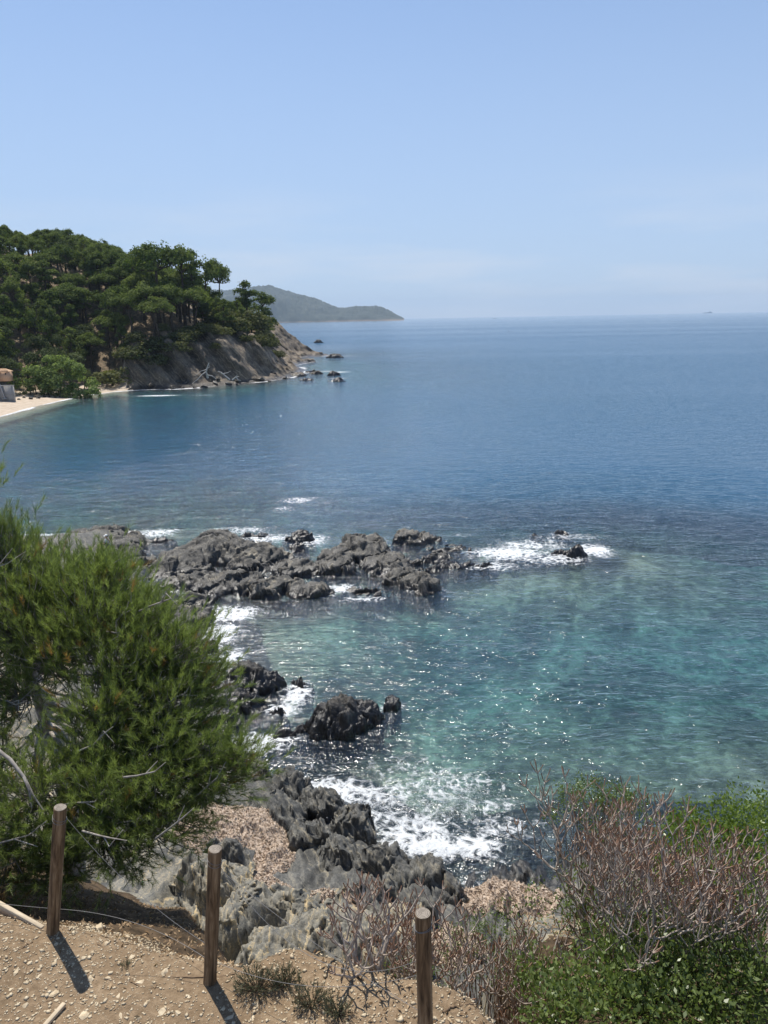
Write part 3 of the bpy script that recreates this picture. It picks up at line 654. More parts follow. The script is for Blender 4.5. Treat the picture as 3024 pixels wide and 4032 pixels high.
rock_field('rock_slab', [slab_blob(1250, 3720, 3.0, 1.5, 1.2, 0.75, 0.1), slab_blob(1430, 3700, 2.9, 1.2, 1.0, 0.6), slab_blob(1080, 3760, 3.0, 1.1, 1.0, .6)], 0.04, M['slab'],
           'pale grey slab with yellow bands below the middle post', bed=(0.4, -0.2, 0.8), seed=89, t0=0.5, base=1.5, rough=0.7, tilt=0.9)
rock_field('rock_slab', [slab_blob(1000, 3590, 2.6, 1.2, .9, 0.8), slab_blob(1150, 3610, 2.5, 1.0, .8, 0.6, .3), slab_blob(920, 3660, 2.7, .8, .8, .8)], 0.04, M['slab'],
           'weathered grey ledge between the dry seagrass and the banded slab', bed=(0.4, -0.2, 0.8), seed=97, t0=0.5, base=1.2, rough=0.85, tilt=0.9)
rock_field('rock_block', [slab_blob(905, 3390, 2.0, 0.5, 0.45, 0.85, 0.5), slab_blob(850, 3370, 2.0, .35, .35, .6)], 0.03, M['shore'],
           'dark blue-grey angular block resting in the dry seagrass', bed=(0.4, 0.2, 0.8), seed=101, t0=0.4, base=1.2, rough=0.6)
rock_field('rock_block', [slab_blob(830, 3520, 2.6, 0.75, .6, 1.0, 0.2), slab_blob(780, 3470, 2.6, .6, .5, .9)], 0.035, M['slab'],
           'smooth grey wedge of rock right behind the middle post', bed=(0.4, 0.2, 0.8), seed=103, t0=0.5, base=1.6, rough=0.7)
# sea stacks off the headland
for i, (px, py, w, h, lab) in enumerate([(1315, 1478, 3.4, 1.6, 'dark rock stack off the headland, nearest the open sea'), (1330, 1502, 3.6, 1.2, 'low dark rock nearest the camera off the headland point'),
                                    (1250, 1472, 3.0, 1.3, 'brown rock stack just right of the headland shelf'), (1210, 1497, 3.4, 0.8, 'flat rock awash in front of the headland shelf'),
                                    (1170, 1480, 4.2, 1.2, 'broad low rock joined to the headland shelf'), (1255, 1350, 5.0, 2.6, 'lone black rock far out beyond the headland point'),
                                    (1210, 1425, 5.5, 1.6, 'flat rock finger between the two headland points'), (1320, 1408, 6.0, 2.0, 'long low rock at the far tip of the headland')]):
    p = at(px, py, 0)
    rock_field('sea_stack', [(p[0], p[1], w*0.62, w*0.5, h, 0.1*i), (p[0]-w*0.35, p[1]+0.4, w*0.5, w*0.4, h*0.6, 0), (p[0]+w*0.4, p[1], w*0.4, w*0.35, h*0.5, 0)],
               0.28, M['cliff'] if i in (2, 4, 6) else M['wetrock'], lab, seed=120+i*3, group='rocks off the headland', rough=0.5, t0=1.6, base=-0.8)

# ------------------------------------------------------------------ distant hill
dist = 5000.0
hx_px = np.array([700, 950, 1000, 1040, 1075, 1110, 1150, 1200, 1250, 1290, 1330, 1370, 1430, 1470, 1500, 1530, 1560, 1590])
hy_px = np.array([1165, 1150, 1146, 1142, 1141, 1147, 1158, 1172, 1188, 1200, 1213, 1213, 1206, 1207, 1213, 1224, 1240, 1253])
u = np.arange(640, 1592, 1.6); vv = np.linspace(0, 1, 46)
crest = np.interp(u, hx_px, hy_px)+5*(1253-np.interp(u, hx_px, hy_px))/110
U_, W_ = np.meshgrid(u, vv); Vd = []
cz = 18 + dist*1.12*((1253+(1512-u)*0.0182-crest)/2912.0)
cz = np.maximum(cz, 3)
for j, t in enumerate(vv):
    dd = dist*(1+0.24*t)
    dirs = np.array([ray(a, 1253)[:2] for a in u]); dirs /= np.linalg.norm(dirs, axis=1)[:, None]
    prof = math.sin(min(t*1.0/0.5, 1.0)*math.pi/2)**0.75 if t <= 0.5 else math.cos((t-0.5)/0.5*math.pi/2)
    z = cz*prof
    Vd.append(np.column_stack([dirs*dd, z-2.0]))
Vd = np.concatenate(Vd)
lump = fbm(Vd*np.array([0.006, 0.006, 0.006]), 3, 3)*26+np.abs(fbm(Vd*0.035, 3, 6))*20
Vd[:, 2] += lump*np.clip(Vd[:, 2]/60, 0, 1)
Vd[:, 1] += fbm(Vd*0.01, 3, 9)*40
m, nt, out = newmat('hill_scrub')
g = geo_pos(nt); n1 = noise(nt, 0.03, 6, 0.65, g); n2 = noise(nt, 0.006, 4, 0.6, g)
col = ramp(nt, n1.outputs['Fac'], [(0.35, (0.014, 0.022, 0.014)), (0.55, (0.034, 0.044, 0.026)), (0.72, (0.08, 0.08, 0.055))]).outputs['Color']
sep = nt.nodes.new('ShaderNodeSeparateXYZ'); nt.links.new(g, sep.inputs[0])
lo = N(nt, 'ShaderNodeMapRange'); lo.inputs['From Min'].default_value = 26; lo.inputs['From Max'].default_value = 8; nt.links.new(mathn(nt, 'ADD', sep.outputs['Z'], mathn(nt, 'MULTIPLY', n2.outputs['Fac'], 30)), lo.inputs['Value'])
col = mixc(nt, lo.outputs['Result'], col, (0.33, 0.22, 0.15))
p = N(nt, 'ShaderNodeBsdfPrincipled', Roughness=0.95); nt.links.new(col, p.inputs['Base Color']); nt.links.new(p.outputs[0], out.inputs['Surface'])
hill = mk('distant_hill', Vd, grid_faces(len(u), len(vv)), m, smooth=False); tag(hill, kind='structure')


# ------------------------------------------------------------------ headland trees
M['pine_far'] = mat_leaf('pine_foliage', (0.045, 0.078, 0.02), (0.21, 0.245, 0.075), 0.38, 0.8, 0.08, 'shade', 0.45)
M['oak_far'] = mat_leaf('evergreen_oak_foliage', (0.035, 0.055, 0.02), (0.12, 0.14, 0.06), 0.25, 0.8, 0.08, 'shade', 0.45)
M['bush_far'] = mat_leaf('scrub_foliage', (0.045, 0.06, 0.022), (0.17, 0.17, 0.07), 0.3, 0.8, 0.08, 'shade', 0.5)
M['thicket'] = mat_leaf('bright_scrub_foliage', (0.09, 0.14, 0.04), (0.30, 0.36, 0.13), 0.45, 0.7, 0.1)
M['bark'] = mat_plain('pine_bark', (0.045, 0.034, 0.026), (0.12, 0.09, 0.065), 3, 0.9, 0.1, 0.5, 0.05)
M['deadwood'] = mat_plain('bleached_wood', (0.42, 0.39, 0.34), (0.62, 0.58, 0.52), 4, 0.85, 0.2, 0.3, 0.02)
def crown(rng, lobes, n, leaf, gap=0.0, up=0.35):
    L = np.array(lobes, float); wgt = (L[:, 3]*L[:, 4]*L[:, 5])**(2/3); wgt /= wgt.sum()
    k = rng.choice(len(L), n, p=wgt); d = rand_unit(rng, n)
    d[:, 2] = np.where(d[:, 2] < -0.35, -d[:, 2]*0.6, d[:, 2])
    r = 1.0-0.38*rng.rand(n)**1.6
    C = L[k, :3]+d*L[k, 3:6]*r[:, None]
    if gap: 
        q = fbm(C*0.55, 2, int(rng.randint(1000))); ok = q > -gap; C, d = C[ok], d[ok]; n = len(C)
    C = C+rng.normal(0, leaf*0.6, (n, 3))
    Nn = d+rng.normal(0, 0.55, (n, 3)); Nn[:, 2] += up; Nn /= np.linalg.norm(Nn, axis=1)[:, None]
    D = np.cross(Nn, rand_unit(rng, n)); D /= np.linalg.norm(D, axis=1)[:, None]
    sz = leaf*rng.uniform(0.6, 1.25, n)
    Vv, Ff = leaf_quads(C, D, Nn, sz*1.3, sz)
    return Vv, Ff, rng.rand(n)
def tree_proto(kind, seed):
    rng = np.random.RandomState(seed); h = 12.0; lobes = []; paths = []
    if kind == 'umbrella':
        top = np.array([rng.uniform(-1, 1), rng.uniform(-1, 1), 7.6])
        paths.append((np.array([[0, 0, -0.6], [0.15, 0.1, 3], top*[0.6, .6, 0.75], top]), [0.36, 0.28, 0.22, 0.17]))
        for a in range(15):
            th = a*2.4+rng.uniform(-.3, .3); rr = 3.7*math.sqrt((a+.4)/15)
            c = np.array([rr*math.cos(th), rr*math.sin(th), 10.2-0.15*rr**2+rng.uniform(-.5, .5)])
            lobes.append((*c, rng.uniform(1.2, 1.8), rng.uniform(1.2, 1.8), rng.uniform(0.95, 1.4)))
            paths.append((np.array([top, (top+c)/2+[0, 0, -.25], c-[0, 0, .5]]), [0.13, 0.08, 0.04]))
        n, leaf, gap = 4600, 0.30, 0.3
    elif kind == 'pine':
        lean = rng.uniform(-1, 1, 2); top = np.array([lean[0], lean[1], 11.2])
        tr = np.array([[0, 0, -0.6], [lean[0]*.2, lean[1]*.2, 3.5], [lean[0]*.6, lean[1]*.6, 7.5], top])
        paths.append((tr, [0.33, 0.26, 0.16, 0.05]))
        for a in range(17):
            t = rng.uniform(0.30, 0.97); th = a*2.4+rng.uniform(-.4, .4); rr = (1.0-t)*3.6*rng.uniform(.7, 1.2)+0.7
            b = np.array([np.interp(t*11.2, tr[:, 2], tr[:, 0]), np.interp(t*11.2, tr[:, 2], tr[:, 1]), t*11.2])
            c = b+[rr*math.cos(th), rr*math.sin(th), rng.uniform(0.2, 0.9)]
            s = rng.uniform(0.8, 1.6); lobes.append((*c, s, s*rng.uniform(.7, 1.1), s*rng.uniform(.55, .85))); paths.append((np.array([b-[0, 0, .5], (b+c)/2-[0, 0, .2], c]), [0.10, 0.06, 0.03]))
        lobes.append((*top, 1.0, 1.0, 1.2)); n, leaf, gap = 4200, 0.31, 0.26
    elif kind == 'oak':
        paths.append((np.array([[0, 0, -0.6], [0.2, 0, 2.5], [0.1, 0.2, 6]]), [0.4, 0.3, 0.12]))
        for a in range(16):
            th = a*2.4; zz = rng.uniform(1.8, 10.3); rr = 3.6*math.sqrt(max(0.05, 1-((zz-5)/6.4)**2))*rng.uniform(.55, 1)
            s = rng.uniform(1.3, 2.1); lobes.append((rr*math.cos(th), rr*math.sin(th), zz, s, s, s*.85))
        n, leaf, gap = 3800, 0.33, 0.28
    elif kind == 'cypress':
        paths.append((np.array([[0, 0, -0.5], [0, 0, 6], [0, 0, 11]]), [0.25, 0.18, 0.05]))
        for a in range(10): lobes.append((rng.uniform(-.2, .2), rng.uniform(-.2, .2), 1.2+a*1.08, 0.95*(1-a/12)+.15, 0.95*(1-a/12)+.15, 1.0))
        n, leaf, gap = 1300, 0.34, 0.3
    else:                                                    # bush, 3 m tall
        paths.append((np.array([[0, 0, -0.3], [0.1, 0, 0.8], [0.2, 0.1, 1.8]]), [0.12, 0.09, 0.03]))
        for a in range(9):
            th = a*2.4; rr = 1.5*math.sqrt((a+.3)/9); s = rng.uniform(.65, 1.05)
            lobes.append((rr*math.cos(th), rr*math.sin(th), 1.9-0.35*rr+rng.uniform(-.3, .4), s, s, s*.85))
            lobes.append((rr*1.05*math.cos(th+1), rr*1.05*math.sin(th+1), 0.7, s, s, s*.7))
        n, leaf, gap = 1300, 0.26, 0.25
    Vv, Ff, sh = crown(rng, lobes, n, leaf, gap)
    mat = {'umbrella': M['pine_far'], 'pine': M['pine_far'], 'oak': M['oak_far'], 'cypress': M['oak_far'], 'bush': M['bush_far']}[kind]
    cm = np_mesh('crown', Vv, Ff, [mat], False, {'shade': ('FACE', sh)})
    tv, tf = tubes(paths, 6); tm = np_mesh('trunk', tv, tf, [M['bark']], True)
    return cm, tm
PROTO = {k: [tree_proto(k, 100*i+j*7+5) for j in range(n)] for i, (k, n) in enumerate((('umbrella', 4), ('pine', 5), ('oak', 4), ('cypress', 1), ('bush', 5)))}
rt = random.Random(4)
placed = []
def plant(kind, x, y, h, rowname, wide=1.0, label=None, name=None, z=None):
    zz = ground_headland(x, y) if z is None else z
    cm, tm = rt.choice(PROTO[kind])
    nm = name or {'umbrella': 'umbrella_pine', 'pine': 'pine_tree', 'oak': 'evergreen_oak', 'cypress': 'cypress_tree', 'bush': 'scrub_bush'}[kind]
    o = empty(nm, (x, y, zz), rt.uniform(0, 6.28))
    s = h/(3.0 if kind == 'bush' else 11.6); o.scale = (s*wide, s*wide, s)
    c = inst('crown', cm, o); t = inst('stem' if kind == 'bush' else 'trunk', tm, o)
    px, py = project(np.array([x, y, zz+h*0.7]))
    placed.append((o, kind, rowname, float(px), label)); return o
def sky_room(x, y, z):
    px, _ = project(np.array([x, y, z+8])); d = y
    hor = 1253+(1512-px)*0.0182
    return 18+d*math.tan((hor-float(skyline(px)))/2912.0)-z, float(px)
# scattered wood
pts = []
gx = np.arange(-185, 0, 5.9); gy = np.arange(150, 335, 6.3)
cand = [(x+rt.uniform(-2.3, 2.3)+(j % 2)*3, y+rt.uniform(-2.3, 2.3)) for j, y in enumerate(gy) for x in gx]
ca = np.array(cand); _, csd, cbe = headland_z(ca[:, 0], ca[:, 1])
for (x, y), sd_, be in zip(cand, csd, cbe):
    lim = 22 if be > 0.5 else 13
    if sd_ < lim or sd_ > 125: continue
    z = ground_headland(x, y); room, px = sky_room(x, y, z)
    if px < -60 or px > 1040 or room < 3.5: continue
    if sd_ > 80 and room > 19: continue
    _, by = project(np.array([x, y, z]))
    if 700 < px < 900 and sd_ < 24 and rt.random() < 0.55: continue        # the bare clearing
    if 430 < px < 780 and sd_ < 40 and rt.random() < 0.5: continue         # tall pines stand apart here, trunks in view
    if px < 480: kind = rt.choices(['pine', 'oak', 'umbrella'], [0.4, 0.4, 0.2] if sd_ < 48 else [0.55, 0.1, 0.35])[0]
    elif px < 760: kind = rt.choices(['umbrella', 'pine'], [0.7, 0.3] if sd_ < 55 else [0.45, 0.55])[0]
    else: kind = rt.choices(['pine', 'bush', 'umbrella'], [0.55, 0.35, 0.1])[0]
    if kind == 'bush': h = rt.uniform(2.5, 4.5)
    else: h = rt.uniform(9.5, 15.0) if px < 760 else rt.uniform(6, 10)
    if kind == 'oak': h *= 0.85
    if 430 < px < 780 and sd_ < 40: kind = 'umbrella'; h = rt.uniform(12.5, 16.5)
    h = min(h, room*rt.uniform(0.80, 0.98))
    if h < 3 or (room < h*1.02 and sd_ > 105): continue
    row = 'skyline' if room < h*1.35 else ('front row above the cliff' if sd_ < 34 else 'middle of the wood')
    plant(kind, x, y, h, row, rt.uniform(0.8, 1.25))
# single trees that stand out
def plant_px(kind, px, py_base, dist, h, row, wide=1.0, label=None, name=None):
    p = at_d(px, py_base, dist); return plant(kind, p[0], p[1], h, row, wide, label, name, z=None)
def plant_top(kind, px, py_top, dist, label, wide=1.0):
    q = at_d(px, py_top, dist); g_ = ground_headland(q[0], q[1]); return plant(kind, q[0], q[1], max(5.0, q[2]-g_), '', wide, label)
plant_top('pine', 705, 985, 246, 'tall dark pine on the skyline, third left of the lone umbrella pine', 1.0)
plant_top('pine', 748, 1000, 250, 'tall pine on the skyline, second left of the lone umbrella pine', 0.9)
plant_top('pine', 790, 1030, 254, 'feathery pine on the skyline right beside the lone umbrella pine', 0.9)
plant_top('umbrella', 600, 950, 240, 'broad umbrella pine rising highest in the middle of the skyline', 1.0)
plant_top('pine', 965, 1118, 270, 'bushy pine on the skyline where it starts falling to the point', 1.2)
plant_top('pine', 1020, 1160, 276, 'last rounded pine on the skyline before the bare point', 1.2)
p = at_d(858, 1150, 262); lone = plant('umbrella', p[0], p[1], 12, 'skyline', 1.12, 'lone umbrella pine standing clear on the skyline right of the wood')
zt = 18+262*math.tan((1265-1042)/2912); lone.scale = (1.05, 1.05, max(0.7, (zt-lone.location[2])/11.6))
plant_px('pine', 800, 1150, 255, 9.5, '', 1.2, 'dark rounded pine left of the lone umbrella pine trunk')
plant_px('pine', 905, 1170, 260, 8.5, '', 1.2, 'low rounded pine right of the lone umbrella pine trunk')
plant_px('cypress', 165, 1180, 205, 12, '', 1.0, 'dark narrow cypress among the pines at the left of the wood')
plant_px('cypress', 100, 1400, 190, 8, '', 0.8, 'small dark cypress just behind the bright green thicket')
plant_px('pine', 486, 1440, 222, 11, '', 0.75, 'slender yellow-green pine on the shaded cliff right of the thicket')
plant_px('oak', 20, 1350, 190, 9, '', 1.2, 'dense dark evergreen at the left edge above the beach hut')
plant_px('oak', 150, 1330, 196, 11, '', 1.25, 'broad grey-green oak in front of the wood, left')
plant_px('oak', 260, 1340, 203, 11, '', 1.2, 'broad grey-green oak right of its twin in front of the wood')
plant_px('pine', 950, 1240, 268, 11, '', 1.15, 'bushy pine between the lone umbrella pine and the cliff slope')
plant_px('pine', 1040, 1270, 285, 7.5, '', 1.3, 'small wind-bent pine at the top of the right cliff slope')
for (px, py, dist, h, wd, lab) in [(880, 1300, 246, 7.0, 1.3, 'large olive-green bush left of the two above the right cliff'), (990, 1310, 256, 8.0, 1.3, 'large dark olive bush right of the two above the right cliff'),
                               (930, 1350, 240, 5.0, 1.4, 'low green bush spilling down the right cliff face'), (1040, 1370, 252, 4.5, 1.6, 'low spreading scrub half way down the right cliff'),
                               (1090, 1380, 262, 3.2, 1.5, 'olive scrub patch on the bare rock slope'), (790, 1300, 232, 4.0, 1.3, 'bush beside the bare orange path on the headland'),
                               (700, 1330, 222, 4.0, 1.6, 'dark bush hanging over the cliff edge below the trunks'), (600, 1330, 218, 4.0, 1.8, 'dark scrub at the cliff edge below the tall pines'),
                               (640, 1250, 226, 3.0, 1.0, 'small pale bush among the trunks of the tall pines'), (480, 1270, 216, 4.0, 1.2, 'pale grey-green bush at the foot of the pines'),
                               (540, 1400, 214, 5.0, 1.5, 'dark shaded bush on the cliff beside the slender pine'), (430, 1420, 212, 6.0, 1.6, 'dark bush in the shade right of the bright thicket'), (760, 1390, 226, 3.5, 1.5, 'dark bush low on the cliff above the dead trees')]:
    plant_px('bush', px, py, dist, h, '', wd, lab)
rc = random.Random(9)
for (x, y), sd_, be in zip(cand, csd, cbe):
    px, _ = project(np.array([x, y, 6.0]))
    if 330 < px < 720 and 6 < sd_ < 14 and be < 0.3: plant('bush', x, y, rc.uniform(3.0, 5.0), 'cliff', 1.3)
    elif 720 <= px < 1070 and 8 < sd_ < 21 and rc.random() < 0.9: plant('bush', x, y, rc.uniform(2.8, 5.0), 'cliff', 1.4)
# labels by place for those that look alike
kn = {'umbrella': 'umbrella pine', 'pine': 'round-crowned pine', 'oak': 'dark evergreen oak', 'bush': 'low green bush', 'cypress': 'cypress'}
def ordinal(n): return '%d%s' % (n, 'th' if 10 <= n % 100 <= 20 else {1: 'st', 2: 'nd', 3: 'rd'}.get(n % 10, 'th'))
rows = {}
for o, kind, row, px, lab in placed:
    if lab: tag(o, lab, 'bush' if kind == 'bush' else 'tree', 'trees on the headland')
    else: rows.setdefault((kind, row), []).append((px, o))
for (kind, row), L in rows.items():
    L.sort(key=lambda t: t[0])
    where = {'cliff': 'on the cliff face below the wood', 'skyline': 'along the headland skyline', 'front row above the cliff': 'in the front row above cliff and beach'}.get(row, 'in the middle of the headland wood')
    for i, (px, o) in enumerate(L):
        tag(o, '%s %s, %s from the left' % (kn[kind], where, ordinal(i+1)), 'bush' if kind == 'bush' else 'tree', 'trees on the headland')
# bright thicket behind the beach
c = at_d(235, 1530, 190); tz = ground_headland(c[0], c[1]); tz = min(tz, 3.5)
th = empty('green_thicket', (c[0], c[1], tz)); tag(th, 'big bright green thicket overhanging the back of the beach', 'thicket')
rng = np.random.RandomState(12); lobes = []
for a in range(76):
    t = rng.uniform(-1, 1); x = t*10.5; top = 9.6*(1-abs(t+0.1)**2.4)**0.5 if abs(t+0.1) < 1 else 1.0
    z = rng.uniform(0.05, 1.0)*max(top, 2.0); s = rng.uniform(1.0, 1.8)
    lobes.append((x, rng.uniform(-3.2, 2.5)+(z-4)*0.35, z-0.6, s, s, s*.85))
Vv, Ff, sh = crown(rng, lobes, 17000, 0.36, 0.35, 0.5)
mk('foliage', Vv, Ff, M['thicket'], th, attrs={'shade': ('FACE', sh)})
tv, tf = tubes([(np.array([[x, 0, -1], [x*1.05, 0.2, 2], [x*1.1, 0.3, 4.5]]), [0.2, 0.15, 0.06]) for x in (-6, -3, 0, 3, 6)], 5)
mk('stem', tv, tf, M['bark'], th)
# ------------------------------------------------------------------ beach hut, wall, poles
def box(x0, x1, y0, y1, z0, z1):
    V = [(x0, y0, z0), (x1, y0, z0), (x1, y1, z0), (x0, y1, z0), (x0, y0, z1), (x1, y0, z1), (x1, y1, z1), (x0, y1, z1)]
    F = [(0, 3, 2, 1), (4, 5, 6, 7), (0, 1, 5, 4), (1, 2, 6, 5), (2, 3, 7, 6), (3, 0, 4, 7)]
    return np.array(V, float), np.array(F)
def join(parts):
    Vs, Fs, o = [], [], 0
    for v, f in parts: Vs.append(v); Fs.append(f+o); o += len(v)
    return np.concatenate(Vs), np.concatenate(Fs)
M['plaster'] = mat_plain('ochre_plaster', (0.50, 0.33, 0.22), (0.60, 0.42, 0.29), 2, 0.9, 0.1, 0.1)
M['tile'] = mat_plain('clay_tile', (0.46, 0.29, 0.17), (0.62, 0.42, 0.27), 3, 0.85, 0.2, 0.2)
M['dark'] = mat_plain('dark_opening', (0.02, 0.018, 0.015), (0.03, 0.028, 0.025), 3, 0.5)
M['concrete'] = mat_plain('grey_render', (0.26, 0.255, 0.24), (0.38, 0.37, 0.35), 1.2, 0.9, 0.1, 0.2)
M['metal'] = mat_plain('galvanised_metal', (0.30, 0.31, 0.32), (0.42, 0.43, 0.44), 6, 0.45, 0.5, 0)
M['white'] = mat_plain('white_paint', (0.74, 0.74, 0.72), (0.82, 0.82, 0.80), 4, 0.5, 0.4, 0)
w0 = at(55, 1570, 1.2); wd = math.hypot(w0[0], w0[1])
k = wd/2912.0                                            # metres per pixel there
hut_y = w0[1]+9
hb = at_y(18, 1477, hut_y)
hut = empty('beach_hut', hb); hut.scale = (0.55, 0.6, 0.6); tag(hut, 'small ochre hut with a tiled roof above the beach wall', 'hut')
v, f = join([box(-2.6, 1.9, 0, 0.25, -2.5, 1.35), box(-2.6, 1.9, 3.0, 3.25, -2.5, 1.35), box(1.65, 1.9, 0.25, 3.0, -2.5, 1.35), box(-2.6, -2.35, 0.25, 3.0, -2.5, 1.35)]); mk('wall', v, f, M['plaster'], hut)
v, f = box(0.25, 0.75, -0.03, 0.02, 0.1, 0.9); mk('window', v, f, M['dark'], hut)
rv = np.array([(-2.9, -0.45, 1.30), (2.2, -0.45, 1.30), (2.2, 3.7, 1.30), (-2.9, 3.7, 1.30), (-2.9, 1.6, 2.55), (0.1, 1.6, 2.55), (-2.9, -0.45, 1.42), (2.2, -0.45, 1.42), (2.2, 3.7, 1.42), (-2.9, 3.7, 1.42)])
roof = mk('roof', rv, np.array([(0, 1, 7, 6), (1, 2, 8, 7), (2, 3, 9, 8), (6, 7, 5, 4), (8, 9, 4, 5), (7, 8, 5, 5), (0, 3, 2, 1)][:5]+[(0, 3, 2, 1)]), M['tile'], hut)
gb = mk('roof_hip', rv[[7, 8, 5]], np.array([(0, 1, 2)]), M['tile'], roof)
for i in range(12):
    x = -2.7+i*0.42; t = min(1.0, (2.2-x)/2.1)
    a = np.array([x, -0.45, 1.46]); b = np.array([x, -0.45+2.05*t, 1.46+1.13*t]); tv, tf = tubes([(np.array([a, (a+b)/2, b]), 0.07)], 5); mk('roof_tile', tv, tf, M['tile'], roof)
ww = empty('retaining_wall', (w0[0]-2.3, w0[1], 0.9)); tag(ww, 'plain grey concrete retaining wall at the left end of the beach', 'wall')
v, f = join([box(-16, -0.62, 0, 0.8, -1.5, 3.3), box(-0.62+0.003, 0.0, 0.02, 0.8, -1.5, 3.3), box(0.003, 2.3, 0, 0.8, -1.5, 3.3)]); mk('wall_panel', v, f, M['concrete'], ww)
v, f = box(-16, 2.4, -0.08, 0.88, 3.31, 3.42); mk('coping', v, f, M['concrete'], ww)
pl = empty('drain_pipe', (w0[0]-2.2, w0[1]-0.25, 1.4)); tag(pl, 'slanting grey pipe running down the beach retaining wall', 'pipe')
tv, tf = tubes([(np.array([[-0.9, 0, 5.0], [-0.55, 0, 3.2], [0.2, 0, 0.0]]), 0.12)], 8); mk('pipe', tv, tf, M['metal'], pl)
v, f = box(-0.5, 0.7, -0.2, 0.2, -0.3, 0.0); mk('foot', v, f, M['concrete'], pl)
ps = at(347, 1531, 0.9); gz = ground_headland(ps[0], ps[1])
par = empty('folded_parasol', (ps[0], ps[1], gz)); tag(par, 'small folded white parasol standing on the sand below the thicket', 'parasol')
tv, tf = tubes([(np.array([[0, 0, -0.2], [0, 0, 0.9]]), 0.04)], 6); mk('pole', tv, tf, M['metal'], par)
tv, tf = tubes([(np.array([[0, 0, 0.15], [0, 0, 0.5], [0, 0, 0.95]]), [0.22, 0.15, 0.02])], 8); mk('canopy', tv, tf, M['white'], par)
bp = at(340, 1528, 0.9); gz = ground_headland(bp[0], bp[1])
tv, tf = tubes([(np.array([[0, 0, -0.2], [0, 0, 1.2]]), 0.05)], 6); o = mk('beach_pole', tv, tf, M['bark']); o.location = (bp[0], bp[1], gz); tag(o, 'thin dark pole standing on the sand beside the white parasol', 'pole')
rng = np.random.RandomState(5)
for i in range(14):                                     # rubble at the foot of the thicket
    px = 75+i*20+rng.uniform(-6, 6); p = at(px, 1562-i*2.0+rng.uniform(-3, 3), 1.2); s = rng.uniform(0.35, 0.8)
    vv_ = rand_unit(rng, 14)*s*rng.uniform(0.7, 1.1, (14, 1))*[1.2, 1, 0.7]
    import bmesh
    bm = bmesh.new(); [bm.verts.new(q) for q in vv_]; bmesh.ops.convex_hull(bm, input=bm.verts[:])
    me = bpy.data.meshes.new('rubble_stone'); bm.to_mesh(me); bm.free(); me.materials.append(M['cliff'])
    o = inst('rubble_stone', me); o.location = (p[0], p[1], ground_headland(p[0], p[1])+0.15)
    tag(o, 'grey rubble stone under the thicket, %s from the beach wall' % ordinal(i+1), 'stone', 'rubble at the back of the beach')
# fallen boulders along the foot of the cliff
for i in range(34):
    px = 600+i*19+rng.uniform(-8, 8); py = float(np.interp(px, [560, 700, 820, 950, 1060, 1130, 1190, 1260], [1534, 1531, 1523, 1512, 1500, 1490, 1474, 1462]))
    p = at(px, py+rng.uniform(-9, 2), 0.0); s_ = rng.uniform(0.5, 1.5)
    vv_ = rand_unit(rng, 16)*s_*rng.uniform(0.65, 1.1, (16, 1))*[1.35, 1, 0.65]
    bm = bmesh.new(); [bm.verts.new(q) for q in vv_]; bmesh.ops.convex_hull(bm, input=bm.verts[:])
    me = bpy.data.meshes.new('cliff_boulder'); bm.to_mesh(me); bm.free(); me.materials.append(M['wetrock'] if i % 3 else M['cliff'])
    o = inst('cliff_boulder', me); o.location = (p[0], p[1], max(-0.1, min(1.5, ground_headland(p[0], p[1])))+0.1); o.rotation_euler = (0, 0.2, rng.uniform(0, 6))
    tag(o, 'boulder at the foot of the headland cliff, %s from the beach' % ordinal(i+1), 'boulder', 'boulders at the cliff foot')
# bleached dead trees at the cliff foot
def dead_tree(pxs, dist, label):
    paths = []; base = None
    for line, r in pxs:
        pp = np.array([at_d(a, b, dist+dz) for a, b, dz in line]); paths.append((pp, np.linspace(r, r*0.35, len(pp))))
        if base is None: base = pp[0]
    o = empty('dead_tree', base); tag(o, label, 'dead tree', 'dead trees below the cliff')
    for i, (pp, r) in enumerate(paths):
        tv, tf = tubes([(pp-base, r)], 6); mk('trunk' if i == 0 else 'branch', tv, tf, M['deadwood'], o)
dead_tree([([(818, 1488, 0), (812, 1465, -1), (815, 1450, -1.5), (823, 1428, -2)], 0.30), ([(813, 1462, -1), (795, 1475, -2), (780, 1492, -2.5), (757, 1510, -3)], 0.14), ([(816, 1476, -.5), (835, 1480, -1), (852, 1492, -1)], 0.16), ([(812, 1455, -1), (790, 1462, -2), (768, 1480, -2)], 0.10), ([(818, 1450, -1), (826, 1445, -1), (824, 1436, -2)], .1)], 206, 'upright white dead tree with crooked limbs at the cliff foot')
dead_tree([([(905, 1495, 0), (885, 1478, 0), (870, 1466, 0), (858, 1462, 0)], 0.24), ([(880, 1471, 0), (895, 1468, -1), (908, 1461, -1)], 0.12)], 208, 'forked white driftwood trunk lying right of the dead tree')
dead_tree([([(915, 1496, 0), (928, 1485, -0.5), (942, 1482, -1)], 0.2), ([(930, 1484, -.5), (938, 1496, -1), (950, 1498, -1)], .14), ([(928, 1485, -.5), (935, 1475, -1)], .1)], 208, 'small curled white driftwood at the right of the cliff foot')

